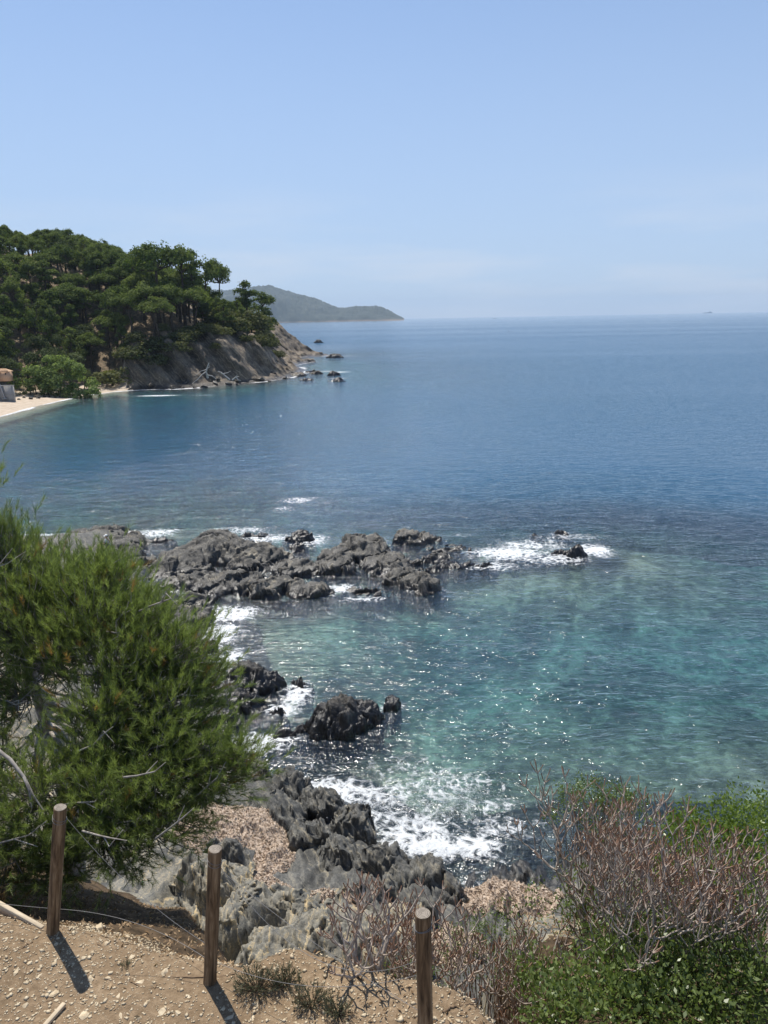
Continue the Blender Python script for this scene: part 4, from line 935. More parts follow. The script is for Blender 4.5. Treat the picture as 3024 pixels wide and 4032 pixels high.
# ------------------------------------------------------------------ boats and buoys far out
M['sail'] = mat_plain('sail_cloth', (0.7, 0.7, 0.68), (0.78, 0.78, 0.76), 3, 0.8, 0.1, 0)
M['hull_dark'] = mat_plain('dark_hull', (0.03, 0.04, 0.06), (0.05, 0.06, 0.08), 3, 0.4, 0.4, 0)
M['ship'] = mat_plain('ship_paint', (0.35, 0.36, 0.38), (0.42, 0.43, 0.45), 0.1, 0.6, 0.3, 0)
def hull_mesh(L, W, H):
    st = np.linspace(-0.5, 0.5, 9); Vv = []
    for t in st:
        w = W*0.5*max(0.02, (1-max(0, (t-0.0)/0.5)**2.2)*(0.8+0.2*min(1, (t+0.5)*4)))
        sh = H*(1+0.25*max(0, t)*2)
        Vv += [(t*L, -w, sh), (t*L, -w*0.75, H*0.2), (t*L, 0, -0.3*H), (t*L, w*0.75, H*0.2), (t*L, w, sh)]
    F = []
    for i in range(8):
        for j in range(5): F.append((i*5+j, i*5+(j+1) % 5, i*5+5+(j+1) % 5, i*5+5+j))
    return np.array(Vv, float), np.array(F)
def sailboat(px, py, Lm, mast, label, hullm, sails, rz=0.0):
    p = at(px, py, 0); o = empty('sailing_boat', p, rz); tag(o, label, 'boat', 'boats at sea')
    v, f = hull_mesh(Lm, Lm*0.28, Lm*0.09); mk('hull', v, f, hullm, o)
    v, f = box(-Lm*0.22, Lm*0.12, -Lm*0.07, Lm*0.07, Lm*0.09, Lm*0.14); mk('cabin', v, f, hullm, o)
    tv, tf = tubes([(np.array([[Lm*.05, 0, 0], [Lm*.05, 0, mast]]), [Lm*0.012, Lm*0.008])], 6); mk('mast', tv, tf, M['metal'], o)
    tv, tf = tubes([(np.array([[Lm*.05, 0, Lm*.2], [-Lm*.36, 0, Lm*.2]]), Lm*0.02)], 6); mk('boom', tv, tf, M['metal'], o)
    if sails:
        a = np.array([(Lm*.04, 0, Lm*.22), (-Lm*.36, .1, Lm*.22), (Lm*.04, 0, mast*.97), (-Lm*.15, Lm*.04, mast*.5)]); mk('mainsail', np.concatenate([a, a+[0, .1, 0]]), np.array([(0, 1, 3, 2), (4, 6, 7, 5)]), M['sail'], o)
sailboat(1948, 1255, 21, 27, 'dark-hulled sailing yacht with bare mast near the horizon', M['hull_dark'], False, 0.1)
sailboat(2405, 1239.5, 22, 40, 'tiny sailing boat with raised sail on the horizon, centre right', M['hull_dark'], True, 0.5)
def motorboat(px, py, Lm, label):
    p = at(px, py, 0); o = empty('motor_boat', p, 0.05); tag(o, label, 'boat', 'boats at sea')
    v, f = hull_mesh(Lm, Lm*0.25, Lm*0.11); mk('hull', v, f, M['white'], o)
    v, f = box(-Lm*.25, Lm*.15, -Lm*.09, Lm*.09, Lm*.11, Lm*.2); mk('cabin', v, f, M['white'], o)
    v, f = box(-Lm*.2, Lm*.152, -Lm*.092, Lm*.092, Lm*.14, Lm*.17); mk('windscreen', v, f, M['hull_dark'], o)
    v, f = box(-Lm*1.3, -Lm*.5, -Lm*.12, Lm*.12, 0, Lm*.035); mk('wake', v, f, M['white'], o)
motorboat(1870, 1251.5, 16, 'leftmost of three white motor boats near the horizon')
motorboat(1911, 1251, 14, 'middle one of three white motor boats near the horizon')
motorboat(1938, 1250, 13, 'white motor boat just behind the dark yacht')
p = at_d(2787, 1228.2, 12500); o = empty('cargo_ship', (p[0], p[1], 0), 0.0); tag(o, 'long hazy cargo ship on the horizon at far right', 'ship', 'boats at sea')
v, f = hull_mesh(150, 20, 12); mk('hull', v, f, M['ship'], o)
v, f = box(15, 60, -8, 8, 12, 24); mk('bridge', v, f, M['ship'], o); v, f = box(28, 36, -3, 3, 24, 31); mk('funnel', v, f, M['ship'], o)
for px, py, r, lab in ((2003, 1306, 0.7, 'dark mooring buoy floating below the yacht'), (1317, 1298, 0.8, 'left of two dark buoys below the distant hill'), (1411, 1287, 0.9, 'right of two dark buoys below the distant hill')):
    p = at(px, py, 0); b = empty('buoy', p); tag(b, lab, 'buoy', 'buoys in the bay')
    zz = np.linspace(-1, 1, 7); tv, tf = tubes([(np.column_stack([zz*0, zz*0, zz*r+r*.3]), r*np.sqrt(np.maximum(0.01, 1-zz**2)))], 10); mk('float', tv, tf, M['hull_dark'], b)
    tv, tf = tubes([(np.array([[0, 0, r], [0, 0, r*2.2]]), r*0.12)], 6); mk('staff', tv, tf, M['hull_dark'], b)

# ------------------------------------------------------------------ seated person on the rocks
M['skin'] = mat_plain('skin', (0.45, 0.27, 0.18), (0.52, 0.33, 0.23), 5, 0.5, 0.3, 0)
M['shirt'] = mat_plain('white_shirt', (0.72, 0.74, 0.78), (0.80, 0.82, 0.85), 5, 0.8, 0.1, 0.1)
M['shorts'] = mat_plain('dark_blue_shorts', (0.03, 0.04, 0.08), (0.05, 0.06, 0.11), 5, 0.8, 0.1, 0.1)
M['hair'] = mat_plain('brown_hair', (0.05, 0.03, 0.02), (0.08, 0.05, 0.03), 9, 0.7, 0.2, 0.2)
def skin_body(name, joints, edges, mat, parent):
    me = bpy.data.meshes.new(name); me.from_pydata([j[:3] for j in joints], edges, []); me.materials.append(mat)
    o = bpy.data.objects.new(name, me); COL.objects.link(o); o.parent = parent
    sk_ = o.modifiers.new('skin', 'SKIN'); 
    if not me.skin_vertices: bpy.context.view_layer.objects.active = o
    lay = me.skin_vertices[0] if len(me.skin_vertices) else None
    if lay:
        for i, j in enumerate(joints): lay.data[i].radius = (j[3], j[3]); lay.data[i].use_root = (i == 0)
    sd_ = o.modifiers.new('sub', 'SUBSURF'); sd_.levels = 2; sd_.render_levels = 2
    return o
pp = at(428, 2165, 1.25)
per = empty('person', (pp[0], pp[1], 1.55), 2.4); tag(per, 'person in a white cap and white top sitting on the rocks behind the pine', 'person')
J = [(0, 0, 0.12, .15), (0, 0.03, 0.40, .14), (0, 0.05, 0.58, .13), (0, 0.06, 0.68, .055), (0, 0.08, 0.80, .095), (0, 0.09, 0.88, .08),
     (0.18, 0.04, 0.60, .055), (0.26, -0.06, 0.36, .042), (0.20, 0.18, 0.24, .032), (0.17, 0.26, 0.24, .028), (-0.18, 0.04, 0.60, .055), (-0.26, -0.06, 0.36, .042), (-0.20, 0.18, 0.24, .032), (-0.17, 0.26, 0.24, .028),
     (0.11, 0.08, 0.10, .10), (0.15, 0.48, 0.36, .072), (0.14, 0.74, -0.02, .045), (0.14, 0.90, -0.05, .035), (-0.11, 0.08, 0.10, .10), (-0.15, 0.48, 0.36, .072), (-0.14, 0.74, -0.02, .045), (-0.14, 0.90, -0.05, .035)]
E = [(0, 1), (1, 2), (2, 3), (3, 4), (4, 5), (2, 6), (6, 7), (7, 8), (8, 9), (2, 10), (10, 11), (11, 12), (12, 13), (0, 14), (14, 15), (15, 16), (16, 17), (0, 18), (18, 19), (19, 20), (20, 21)]
skin_body('body', J, E, M['skin'], per)
zz = np.linspace(0, 1, 7)
tv, tf = tubes([(np.column_stack([zz*0, 0.02+zz*0.03, 0.1+zz*0.53]), [0.19, 0.195, 0.19, 0.185, 0.185, 0.17, 0.08])], 14); mk('shirt', tv*[1.15, 0.95, 1], tf, M['shirt'], per, True)
tv, tf = tubes([(np.array([[0.1, 0.0, 0.12], [0.13, 0.24, 0.24], [0.145, 0.38, 0.32]]), [0.14, 0.115, 0.10]), (np.array([[-0.1, 0.0, 0.12], [-0.13, 0.24, 0.24], [-0.145, 0.38, 0.32]]), [0.14, 0.115, 0.10])], 12); mk('shorts', tv, tf, M['shorts'], per, True)
zz = np.linspace(0, 1, 6)
tv, tf = tubes([(np.column_stack([zz*0, zz*0+0.075, 0.84+zz*0.12]), 0.118*np.sqrt(np.maximum(0.004, 1-zz**2.2)))], 14)
v2, f2 = box(-0.085, 0.085, 0.12, 0.28, 0.845, 0.857); v, f = join([(tv, tf), (v2, f2)]); mk('cap', v, f, M['white'], per, True)
tv, tf = tubes([(np.array([[0, 0.0, 0.74], [0, -0.01, 0.80], [0, 0.03, 0.86]]), [0.05, 0.085, 0.095])], 10); mk('hair', tv, tf, M['hair'], per, True)

# ------------------------------------------------------------------ fence posts, wires, boards
m, nt, out = newmat('weathered_post_wood')
o_ = obj_pos(nt)
n1 = noise(nt, 5, 6, 0.6, mapping(nt, o_, (8, 8, 0.7)), 0.6); n2 = noise(nt, 2.2, 4, 0.6, o_); n3 = noise(nt, 60, 3, 0.6, mapping(nt, o_, (1, 1, 0.12)))
f = mathn(nt, 'ADD', mathn(nt, 'MULTIPLY', n1.outputs['Fac'], 0.6), mathn(nt, 'ADD', mathn(nt, 'MULTIPLY', n2.outputs['Fac'], 0.25), mathn(nt, 'MULTIPLY', n3.outputs['Fac'], 0.15)))
col = ramp(nt, f, [(0.38, (0.05, 0.032, 0.018)), (0.5, (0.17, 0.11, 0.06)), (0.62, (0.33, 0.24, 0.145))]).outputs['Color']
p = N(nt, 'ShaderNodeBsdfPrincipled', Roughness=0.8); p.inputs['Specular IOR Level'].default_value = 0.25; nt.links.new(col, p.inputs['Base Color'])
nt.links.new(bump(nt, f, 0.7, 0.006), p.inputs['Normal']); nt.links.new(p.outputs[0], out.inputs['Surface']); M['post'] = m
m, nt, out = newmat('post_end_grain')
o_ = obj_pos(nt); wv_ = N(nt, 'ShaderNodeTexWave', Scale=40.0, Distortion=2.0); wv_.wave_type = 'RINGS'; wv_.rings_direction = 'Z'; nt.links.new(o_, wv_.inputs['Vector'])
nn = noise(nt, 40, 4, 0.6, o_)
col = ramp(nt, mathn(nt, 'ADD', mathn(nt, 'MULTIPLY', wv_.outputs['Fac'], 0.4), mathn(nt, 'MULTIPLY', nn.outputs['Fac'], 0.6)), [(0.3, (0.10, 0.08, 0.06)), (0.7, (0.36, 0.31, 0.25))]).outputs['Color']
p = N(nt, 'ShaderNodeBsdfPrincipled', Roughness=0.9); nt.links.new(col, p.inputs['Base Color']); nt.links.new(p.outputs[0], out.inputs['Surface']); M['endgrain'] = m
M['wire'] = mat_plain('fence_wire', (0.16, 0.15, 0.14), (0.26, 0.25, 0.24), 30, 0.5, 0.5, 0)
M['wire'].node_tree.nodes
post_tops = []
def post(bpx, bpy_, tpx, tpy, depth, label, seed):
    d = ray(bpx, bpy_); B = EYE+d*depth
    d2 = ray(tpx, tpy); T = EYE+d2*(B[1]/d2[1])
    ax = T-B; L = np.linalg.norm(ax); o = empty('fence_post', B); tag(o, label, 'post', 'fence posts along the path edge')
    o.rotation_euler = Vector(ax).to_track_quat('Z', 'Y').to_euler()
    rng = np.random.RandomState(seed); ns = 28; zs = np.concatenate([[-0.3], np.linspace(0, L-0.012, 16), [L-0.004, L]])
    rad = 0.04*(1+0.012*rng.normal(size=len(zs))); rad[-1] = 0.0365; rad[-2] = 0.0392
    Vv = []; an = np.arange(ns)*2*math.pi/ns
    crack = rng.uniform(3.6, 5.4)
    for z, r in zip(zs, rad):
        q = np.column_stack([np.cos(an), np.sin(an), an*0+z]); wob = 1+0.02*np.sin(an*3+z*2+seed)-0.10*np.exp(-((an-crack-0.06*math.sin(z*7))/0.09)**2)
        q[:, :2] *= (r*wob)[:, None]; Vv.append(q)
    Vv = np.concatenate(Vv); i = np.arange(len(zs)-1)[:, None]*ns; j = np.arange(ns)[None, :]; j2 = (j+1) % ns
    mk('shaft', Vv, np.stack([i+j, i+j2, i+ns+j2, i+ns+j], -1).reshape(-1, 4), M['post'], o, True)
    top = Vv[-ns:].copy(); top[:, :2] *= 0.995; c = np.array([[0, 0, L+0.002]]); tri = np.array([(k, (k+1) % ns, ns) for k in range(ns)])
    top[:, 2] -= 0.0005; mk('end_grain', np.concatenate([top, c]), tri, M['endgrain'], o)
    a2 = np.linspace(0, 2*math.pi, 30); pts_ = []
    for kk, zz0 in enumerate((L-0.075, L-0.09)):
        pts_.append((np.column_stack([np.cos(a2)*0.0425, np.sin(a2)*0.0425, zz0+0.012*np.sin(a2+kk)]), 0.0014))
    tv, tf = tubes(pts_, 5); mk('wire_loop', tv, tf, M['wire'], o)
    return B, T
B1, T1 = post(209, 3652, 237, 3178, 4.96, 'leftmost round wooden fence post, in front of the pine', 3)
B2, T2 = post(827, 3862, 847, 3342, 4.57, 'middle round wooden fence post, on the gravel edge', 8)
d3 = ray(1676, 4110); B3, T3 = post(1676, 4110, 1665, 3595, 3.86, 'rightmost wooden fence post, cut off by the picture bottom', 15)
def lerp(a, b, t): return a+(b-a)*t
def catenary(A, B, sag, n=26, side=0.0):
    t = np.linspace(0, 1, n)[:, None]; Q = A+(B-A)*t; Q[:, 2] -= sag*4*(t[:, 0]*(1-t[:, 0])); Q[:, 1] += side*4*(t[:, 0]*(1-t[:, 0])); return Q
def wire(P_, label, r=0.0014):
    o_ = np.array(P_[0]); tv, tf = tubes([(P_-o_, r)], 5); o = mk('fence_wire', tv, tf, M['wire']); o.location = o_; tag(o, label, 'wire', 'fence wires between the posts')
off = np.array([0, 0.041, 0])
wire(catenary(lerp(B1, T1, .92)+off, lerp(B2, T2, .22)+off, 0.10), 'slack upper fence wire slanting from the left post to the middle post')
wire(catenary(lerp(B1, T1, .12)+off, lerp(B2, T2, .10)+off, 0.03, side=0.12), 'low fence wire lying along the path edge between left and middle post')
wire(catenary(lerp(B2, T2, .88)+off, lerp(B3, T3, .62)+off, 0.36), 'sagging top fence wire between the middle and right post')
wire(catenary(lerp(B2, T2, .84)+off, lerp(B3, T3, .18)+off, 0.05), 'straight fence wire slanting down from the middle post to the right post')
wire(catenary(lerp(B2, T2, .12)+off, lerp(B3, T3, .50)+off, 0.14), 'lowest fence wire rising from the middle post to the right post')
e0 = B1+np.array([-2.3, 0.55, 0.05]); wire(catenary(e0, lerp(B1, T1, .12)+off, 0.04), 'low fence wire coming in from the left edge to the left post')
Q = [lerp(B2, T2, .86)+[0.04, 0, 0]]; 
for k, (dx, dz) in enumerate([(0.03, -.12), (0.055, -.28), (0.075, -.45), (0.10, -.62), (0.13, -.80)]): Q.append(lerp(B2, T2, .86)+np.array([0.04+dx, -0.01, dz]))
wire(np.array(Q), 'loose wire end hanging down beside the middle post')
M['board'] = mat_plain('pale_board', (0.42, 0.33, 0.22), (0.60, 0.50, 0.36), 5, 0.8, 0.2, 0.4, 0.004, (2, 14, 14))
def board(p0, p1, w, h, label, name='edging_board'):
    p0 = np.asarray(p0); p1 = np.asarray(p1); L = np.linalg.norm(p1-p0)
    v, f = box(-L/2, L/2, -w/2, w/2, 0, h); bm = bmesh.new(); me = np_mesh(name, v, f, [M['board']]); bm.from_mesh(me)
    bmesh.ops.bevel(bm, geom=bm.edges[:], offset=min(w, h)*0.12, segments=1, affect='EDGES'); bm.to_mesh(me); bm.free()
    o = inst(name, me); o.location = (p0+p1)/2; o.rotation_euler = Vector(p1-p0).to_track_quat('X', 'Z').to_euler(); tag(o, label, 'board'); return o
sh_ = np.array([-PN[0], -PN[1], 0])*0.10; a = at(-60, 3462, PATH_Z)+sh_; b = at(182, 3640, PATH_Z)+sh_*0.3
board(a+[0, 0, -0.17], b+[0, 0, -0.17], 0.03, 0.18, 'pale timber edging board ending at the left fence post')
a = at(254, 3954, PATH_Z); b = at(160, 4060, PATH_Z)
board(a+[0, 0, -0.008], b+[0, 0, -0.008], 0.028, 0.022, 'short pale wooden lath lying on the gravel at the bottom left', 'wooden_lath')

# ------------------------------------------------------------------ gravel, stones, twigs, litter
M['stone'] = mat_plain('path_stone', (0.36, 0.27, 0.165), (0.64, 0.54, 0.38), 30, 0.9, 0.15, 0.3, 0.004, local=False)
rng = np.random.RandomState(21)
def octa_stones(C, S, rng):
    base = np.array([(1, 0, 0), (0, 1, 0), (-1, 0, 0), (0, -1, 0), (0, 0, 1), (0, 0, -1)], float)
    tri = np.array([(0, 1, 4), (1, 2, 4), (2, 3, 4), (3, 0, 4), (1, 0, 5), (2, 1, 5), (3, 2, 5), (0, 3, 5)])
    n = len(C); a = rng.uniform(0, 6.28, n); ca, sa = np.cos(a)[:, None], np.sin(a)[:, None]
    Q = base[None]*rng.uniform(0.6, 1.25, (n, 6, 3))*np.stack([S*rng.uniform(0.8, 1.4, n), S*rng.uniform(0.6, 1.1, n), S*rng.uniform(0.3, 0.6, n)], -1)[:, None, :]
    Q[:, 4, :2] += rng.normal(0, 0.35, (n, 2))*S[:, None]
    x = Q[..., 0]*ca-Q[..., 1]*sa; y = Q[..., 0]*sa+Q[..., 1]*ca
    V = np.stack([x, y, Q[..., 2]], -1)+C[:, None, :]
    return V.reshape(-1, 3), (tri[None]+6*np.arange(n)[:, None, None]).reshape(-1, 3)
n = 30000
X = rng.uniform(-3.4, 1.6, n); Y = rng.uniform(2.6, 4.9, n); z, _, e2 = near_z(X, Y)
den = sstep(-0.5, 0.4, fbm(np.stack([X, Y, X*0], 1)*1.6, 3, 5)+0.25)
ok = (e2 < 0.35) & (rng.rand(n) < 0.25+0.75*den); X, Y, z = X[ok], Y[ok], z[ok]; n = len(X)
S = 0.0058*np.exp(rng.normal(0, 0.5, n)); S = np.clip(S, 0.002, 0.019)
V, F = octa_stones(np.stack([X, Y, z+S*0.12], 1), S, rng); gv = mk('gravel', V, F, M['stone']); tag(gv, 'loose pale gravel scattered over the brown earth path', 'gravel', kind='stuff')
# larger stones, each its own thing
cnt = 0; pos = []
stone_px = [(395, 3655), (340, 3825), (360, 3855), (500, 3690), (275, 3700), (420, 3720), (225, 3945), (210, 3915), (520, 3770), (550, 3870), (470, 3930), (700, 3905), (745, 3925), (640, 3985), (330, 4005), (150, 3700),
            (120, 3790), (60, 3830), (150, 3850), (100, 3960), (420, 3860), (600, 3850), (580, 3950), (480, 4000), (700, 3990), (760, 3860), (980, 3985), (1015, 3960), (900, 4010), (1090, 4010), (1000, 4020), (650, 3830), (300, 3900), (45, 3900), (380, 3960), (540, 4010)]
words = ['pale flat stone', 'tan angular stone', 'grey-beige stone', 'yellowish flat stone']
stone_rec = []
for i, (px, py) in enumerate(stone_px):
    q = near_hit(px, py); s = rng.uniform(0.018, 0.032) if i else 0.042
    vv_ = rand_unit(rng, 13)*s*rng.uniform(0.75, 1.1, (13, 1))*[1.25, 0.95, 0.5]
    bm = bmesh.new(); [bm.verts.new(w_) for w_ in vv_]; bmesh.ops.convex_hull(bm, input=bm.verts[:])
    me = bpy.data.meshes.new('stone'); bm.to_mesh(me); bm.free(); me.materials.append(M['stone'])
    o = inst('stone', me); o.location = q+[0, 0, s*0.18]; o.rotation_euler = (0, 0, rng.uniform(0, 6))
    ref = [('left', B1, 209, 3652), ('middle', B2, 827, 3862)][0 if abs(px-209) < abs(px-827) else 1]
    dist_ = int(round(np.linalg.norm(q-ref[1])*100)); side = ('left' if px < ref[2] else 'right'); fb_ = 'in front of' if py > ref[3] else 'behind'
    stone_rec.append((px, py, o, words[i % 4]))
for k_, (px, py, o, w_) in enumerate(sorted(stone_rec, key=lambda t: t[0])):
    tag(o, '%s, %s from the left among the larger path stones' % (w_, ordinal(k_+1)), 'stone', 'larger stones on the path')
M['twig'] = mat_plain('dry_twig', (0.10, 0.065, 0.04), (0.24, 0.17, 0.11), 20, 0.9, 0.1, 0)
twig_px = [([(25, 3755), (75, 3742), (125, 3715)], 0.009, 'thick dark stick lying on the gravel left of the left post'), ([(85, 3710), (120, 3770), (95, 3850), (60, 3935), (20, 3985)], 0.004, 'long thin twig winding down the path at the left'),
           ([(145, 3957), (200, 3940), (255, 3926)], 0.004, 'thin straight twig in front of the lath'), ([(450, 3980), (540, 3925), (620, 3880)], 0.004, 'long thin stick on the gravel left of the middle post'),
           ([(555, 3820), (620, 3850), (720, 3852), (800, 3853), (925, 3840)], 0.006, 'bent twig lying at the foot of the middle post'), ([(0, 3620), (40, 3600), (85, 3575)], 0.006, 'dark twig on the bare earth near the edging board'),
           ([(145, 3895), (175, 3920)], 0.006, 'short stub of twig in the gravel at lower left'), ([(385, 3720), (440, 3745), (460, 3700)], 0.004, 'crooked twig right of the left post shadow'), ([(500, 3860), (550, 3885)], 0.005, 'short twig in the middle of the gravel'),
           ([(1000, 3880), (1100, 3860), (1190, 3850)], 0.006, 'dry stick behind the herbs right of the middle post'), ([(1950, 4000), (2010, 3960), (2060, 3960)], 0.012, 'thick bent dead root below the bare shrubs'), ([(1740, 3990), (1800, 3965), (1870, 3958)], 0.009, 'grey stick in the dead leaves right of the right post'), ([(860, 3850), (960, 3846), (1080, 3838)], 0.003, 'thin straight twig right of the middle post')]
for line, r, lab in twig_px:
    Q = np.array([near_hit(a, b) for a, b in line]); Q[:, 2] += r*0.9
    t = np.linspace(0, len(Q)-1, 14); Q2 = np.column_stack([np.interp(t, range(len(Q)), Q[:, c]) for c in range(3)])+rng.normal(0, r*0.35, (14, 3))
    tv, tf = tubes([(Q2-Q2[0], np.linspace(r, r*0.5, 14))], 6); o = mk('twig', tv, tf, M['twig'], smooth=True); o.location = Q2[0]; tag(o, lab, 'twig', 'twigs on the path')
def flakes(n, X, Y, z, L, W, rng, tilt=0.5):
    C = np.stack([X, Y, z], 1); Nn = np.tile([0, 0, 1.0], (len(X), 1))+rng.normal(0, tilt, (len(X), 3)); Nn /= np.linalg.norm(Nn, axis=1)[:, None]
    D = np.cross(Nn, rand_unit(rng, len(X))); D /= np.linalg.norm(D, axis=1)[:, None]
    s = rng.uniform(0.6, 1.4, len(X)); return leaf_quads(C, D, Nn, L*s, W*s)
M['litter'] = mat_leaf('dead_leaf', (0.12, 0.07, 0.035), (0.46, 0.33, 0.20), 0.2, 0.8, 0.1)
n = 13000; X = rng.uniform(-4.6, 3.4, n); Y = rng.uniform(2.8, 7.0, n); z, _, e2 = near_z(X, Y)
w_ = np.where(e2 < 0, 0.06*(X < -0.6)+0.9*(X > -0.5), 1.0)
ok = (rng.rand(n) < w_) & (e2 < 3.5) & (e2 > -1.2); X, Y, z = X[ok], Y[ok], z[ok]
V, F = flakes(len(X), X, Y, z+rng.uniform(0.002, 0.02, len(X)), 0.035, 0.012, rng)
lt = mk('leaf_litter', V, F, M['litter'], attrs={'shade': ('FACE', rng.rand(len(X)))}); tag(lt, 'dry brown leaf litter on the bank below the path edge', 'leaf litter', kind='stuff')
# banks of dry seagrass on the shore
M['seagrass'] = mat_leaf('dry_seagrass', (0.25, 0.17, 0.12), (0.64, 0.53, 0.42), 0.1, 0.85, 0.1)
def seagrass(spots, label, seed, nfl):
    rng = np.random.RandomState(seed)
    W = [(at(px, py, z0), rx, ry, h) for (px, py, z0, rx, ry, h) in spots]
    x0 = min(w[0][0]-w[1]*1.2 for w in W); x1 = max(w[0][0]+w[1]*1.2 for w in W); y0 = min(w[0][1]-w[2]*1.2 for w in W); y1 = max(w[0][1]+w[2]*1.2 for w in W)
    def hgt(X, Y):
        P = np.stack([X, Y, X*0], 1); q = X*0-1.0
        xw = X+0.25*fbm(P*1.5, 3, seed); yw = Y+0.25*fbm(P*1.5+9, 3, seed)
        for c, rx, ry, h in W: q = np.maximum(q, h*(1-((xw-c[0])/rx)**2-((yw-c[1])/ry)**2))
        return near_z(X, Y)[0]+np.minimum(q, 0.35)+0.03*fbm(P*9, 3, seed), q
    gx = np.arange(x0, x1, 0.045); gy = np.arange(y0, y1, 0.045); X, Y = [a.ravel() for a in np.meshgrid(gx, gy)]
    z, q = hgt(X, Y); z = z+0.04*rng.rand(len(z)); F = grid_faces(len(gx), len(gy)); V, F = keep_faces(np.stack([X, Y, z], 1), F, q[F].min(1) > -0.02)
    X = rng.uniform(x0, x1, nfl*4); Y = rng.uniform(y0, y1, nfl*4); z, q = hgt(X, Y); ok = q > 0.0; X, Y, z = X[ok][:nfl], Y[ok][:nfl], z[ok][:nfl]
    V2, F2 = flakes(len(X), X, Y, z+rng.uniform(0.0, 0.05, len(X)), 0.11, 0.035, rng, 0.7)
    V, F = join([(V, F), (V2, F2)]); o = mk('dry_seagrass', V, F, M['seagrass'], attrs={'shade': ('FACE', np.concatenate([0.3+0.5*rng.rand(len(F)-len(F2)), rng.rand(len(F2))]))})
    tag(o, label, 'seagrass', kind='stuff')
seagrass([(920, 3240, 1.3, 1.4, 1.3, 0.3), (1010, 3330, 1.4, 1.2, 1.2, 0.35), (1040, 3260, 1.3, 0.9, 0.9, 0.3), (820, 3290, 1.6, 1.0, 1.0, 0.3)], 'bank of pale dry seagrass between the grey outcrop and the pine', 5, 7000)
seagrass([(990, 3440, 1.9, 0.9, 0.7, 0.25), (1080, 3490, 1.9, 0.9, 0.6, 0.25), (1270, 3510, 1.9, 1.1, 0.6, 0.3), (1330, 3545, 1.9, .8, .5, .25)], 'strip of pale dry seagrass in the hollow above the slabs', 6, 5000)
seagrass([(1920, 3480, 0.8, 0.9, 0.8, 0.2), (1790, 3660, 1.4, 0.9, 0.9, 0.25), (2050, 3490, 0.8, 1.2, 0.8, 0.2)], 'heap of pale dry seagrass seen through the bare shrubs', 7, 6000)

# ------------------------------------------------------------------ foreground pine
M['needle'] = mat_leaf('pine_needles', (0.075, 0.11, 0.03), (0.32, 0.375, 0.14), 0.48, 0.4, 0.4, 'shade', 0.0, True)
M['pinebark'] = mat_plain('grey_pine_bark', (0.16, 0.14, 0.12), (0.46, 0.42, 0.37), 14, 0.9, 0.1, 0.5, 0.006)
rng = np.random.RandomState(77)
PL = [(-75, 1870, 8.7, .26), (0, 2080, 8.6, .26), (40, 2180, 8.6, .45), (170, 2260, 8.6, .5), (340, 2290, 8.5, .48), (430, 2210, 8.5, .28), (90, 2450, 8.2, .85), (380, 2450, 8.1, .68), (560, 2440, 8.0, .42), (250, 2560, 7.9, .6), (520, 2640, 7.7, .66), (710, 2600, 7.6, .5), (790, 2680, 7.5, .30),
      (440, 2850, 7.3, .6), (670, 2850, 7.2, .5), (380, 3030, 6.9, .5), (620, 3060, 6.8, .62), (810, 3030, 6.8, .45), (930, 2990, 6.8, .24), (130, 3160, 6.5, .55), (400, 3220, 6.4, .5), (620, 3230, 6.4, .42), (30, 3330, 6.2, .4), (220, 3370, 6.2, .32), (-150, 2600, 8.0, .9), (-150, 3100, 6.9, .8), (60, 2760, 7.7, .40), (240, 3420, 6.1, .22), (470, 3330, 6.2, .3)]
PK = 0.86
PL = [(a, b+(60 if b < 2400 else 25 if b < 2700 else 0), c, r) for a, b, c, r in PL]
LC = np.array([at_y(a, b, c*PK) for a, b, c, r in PL]); LR = np.array([p[3]*PK for p in PL])
tb = np.array([-4.0, 7.9, 0]); tb[2] = near_z(tb[:1], tb[1:2])[0][0]-0.1
tt = np.array([-4.2, 8.1, 15.7])
o = empty('foreground_pine', tb); tag(o, 'big young pine with long green needles filling the left foreground', 'tree')
trk = np.array([tb, lerp(tb, tt, .3)+[.1, .05, 0], lerp(tb, tt, .65)+[-.1, 0, 0], tt])
tv, tf = tubes([(trk-tb, [0.14, 0.11, 0.08, 0.03])], 10); mk('trunk', tv, tf, M['pinebark'], o, True)
tips, dirs, wood = [], [], []
hub = np.array([-3.2, 6.9, 14.2])
for c, r in zip(LC, LR):
    t = np.clip((c[2]-0.5-tb[2])/(tt[2]-tb[2]), 0.12, 0.95); a0 = np.array([np.interp(t, [0, .3, .65, 1], trk[:, k]) for k in range(3)])
    mid = lerp(a0, c, .5)+[0, 0, -0.15]+rng.normal(0, 0.08, 3)
    s = np.linspace(0, 1, 9)[:, None]; path = (1-s)**2*a0+2*s*(1-s)*mid+s*s*c
    path[1:-1] += rng.normal(0, 0.02, (7, 3)); wood.append((path-tb, np.linspace(0.035, 0.010, 9)))
    nt_ = int(105*(r/PK/0.5)**2)+16
    d = rand_unit(rng, nt_); outw = (c-hub); outw /= np.linalg.norm(outw)
    tow = (EYE-c); tow /= np.linalg.norm(tow)
    d = d + 0.35*outw + np.array([0, 0, 0.25]); d /= np.linalg.norm(d, axis=1)[:, None]
    q = c + d*r*(0.45+0.6*rng.rand(nt_)[:, None])
    sd = d*0.5+outw*0.35+np.array([0.05, -0.05, 0.75])+rng.normal(0, .25, (nt_, 3)); sd /= np.linalg.norm(sd, axis=1)[:, None]
    tips.append(q); dirs.append(sd)
    for k in range(nt_):
        st = path[rng.randint(5, 9)]; mm = lerp(st, q[k], .55)-sd[k]*0.10+rng.normal(0, .03, 3)
        wood.append((np.array([st, lerp(st, mm, .5)+rng.normal(0, .02, 3), mm, q[k], q[k]+sd[k]*0.10])-tb, [0.0075, 0.006, 0.005, 0.004, 0.0025]))
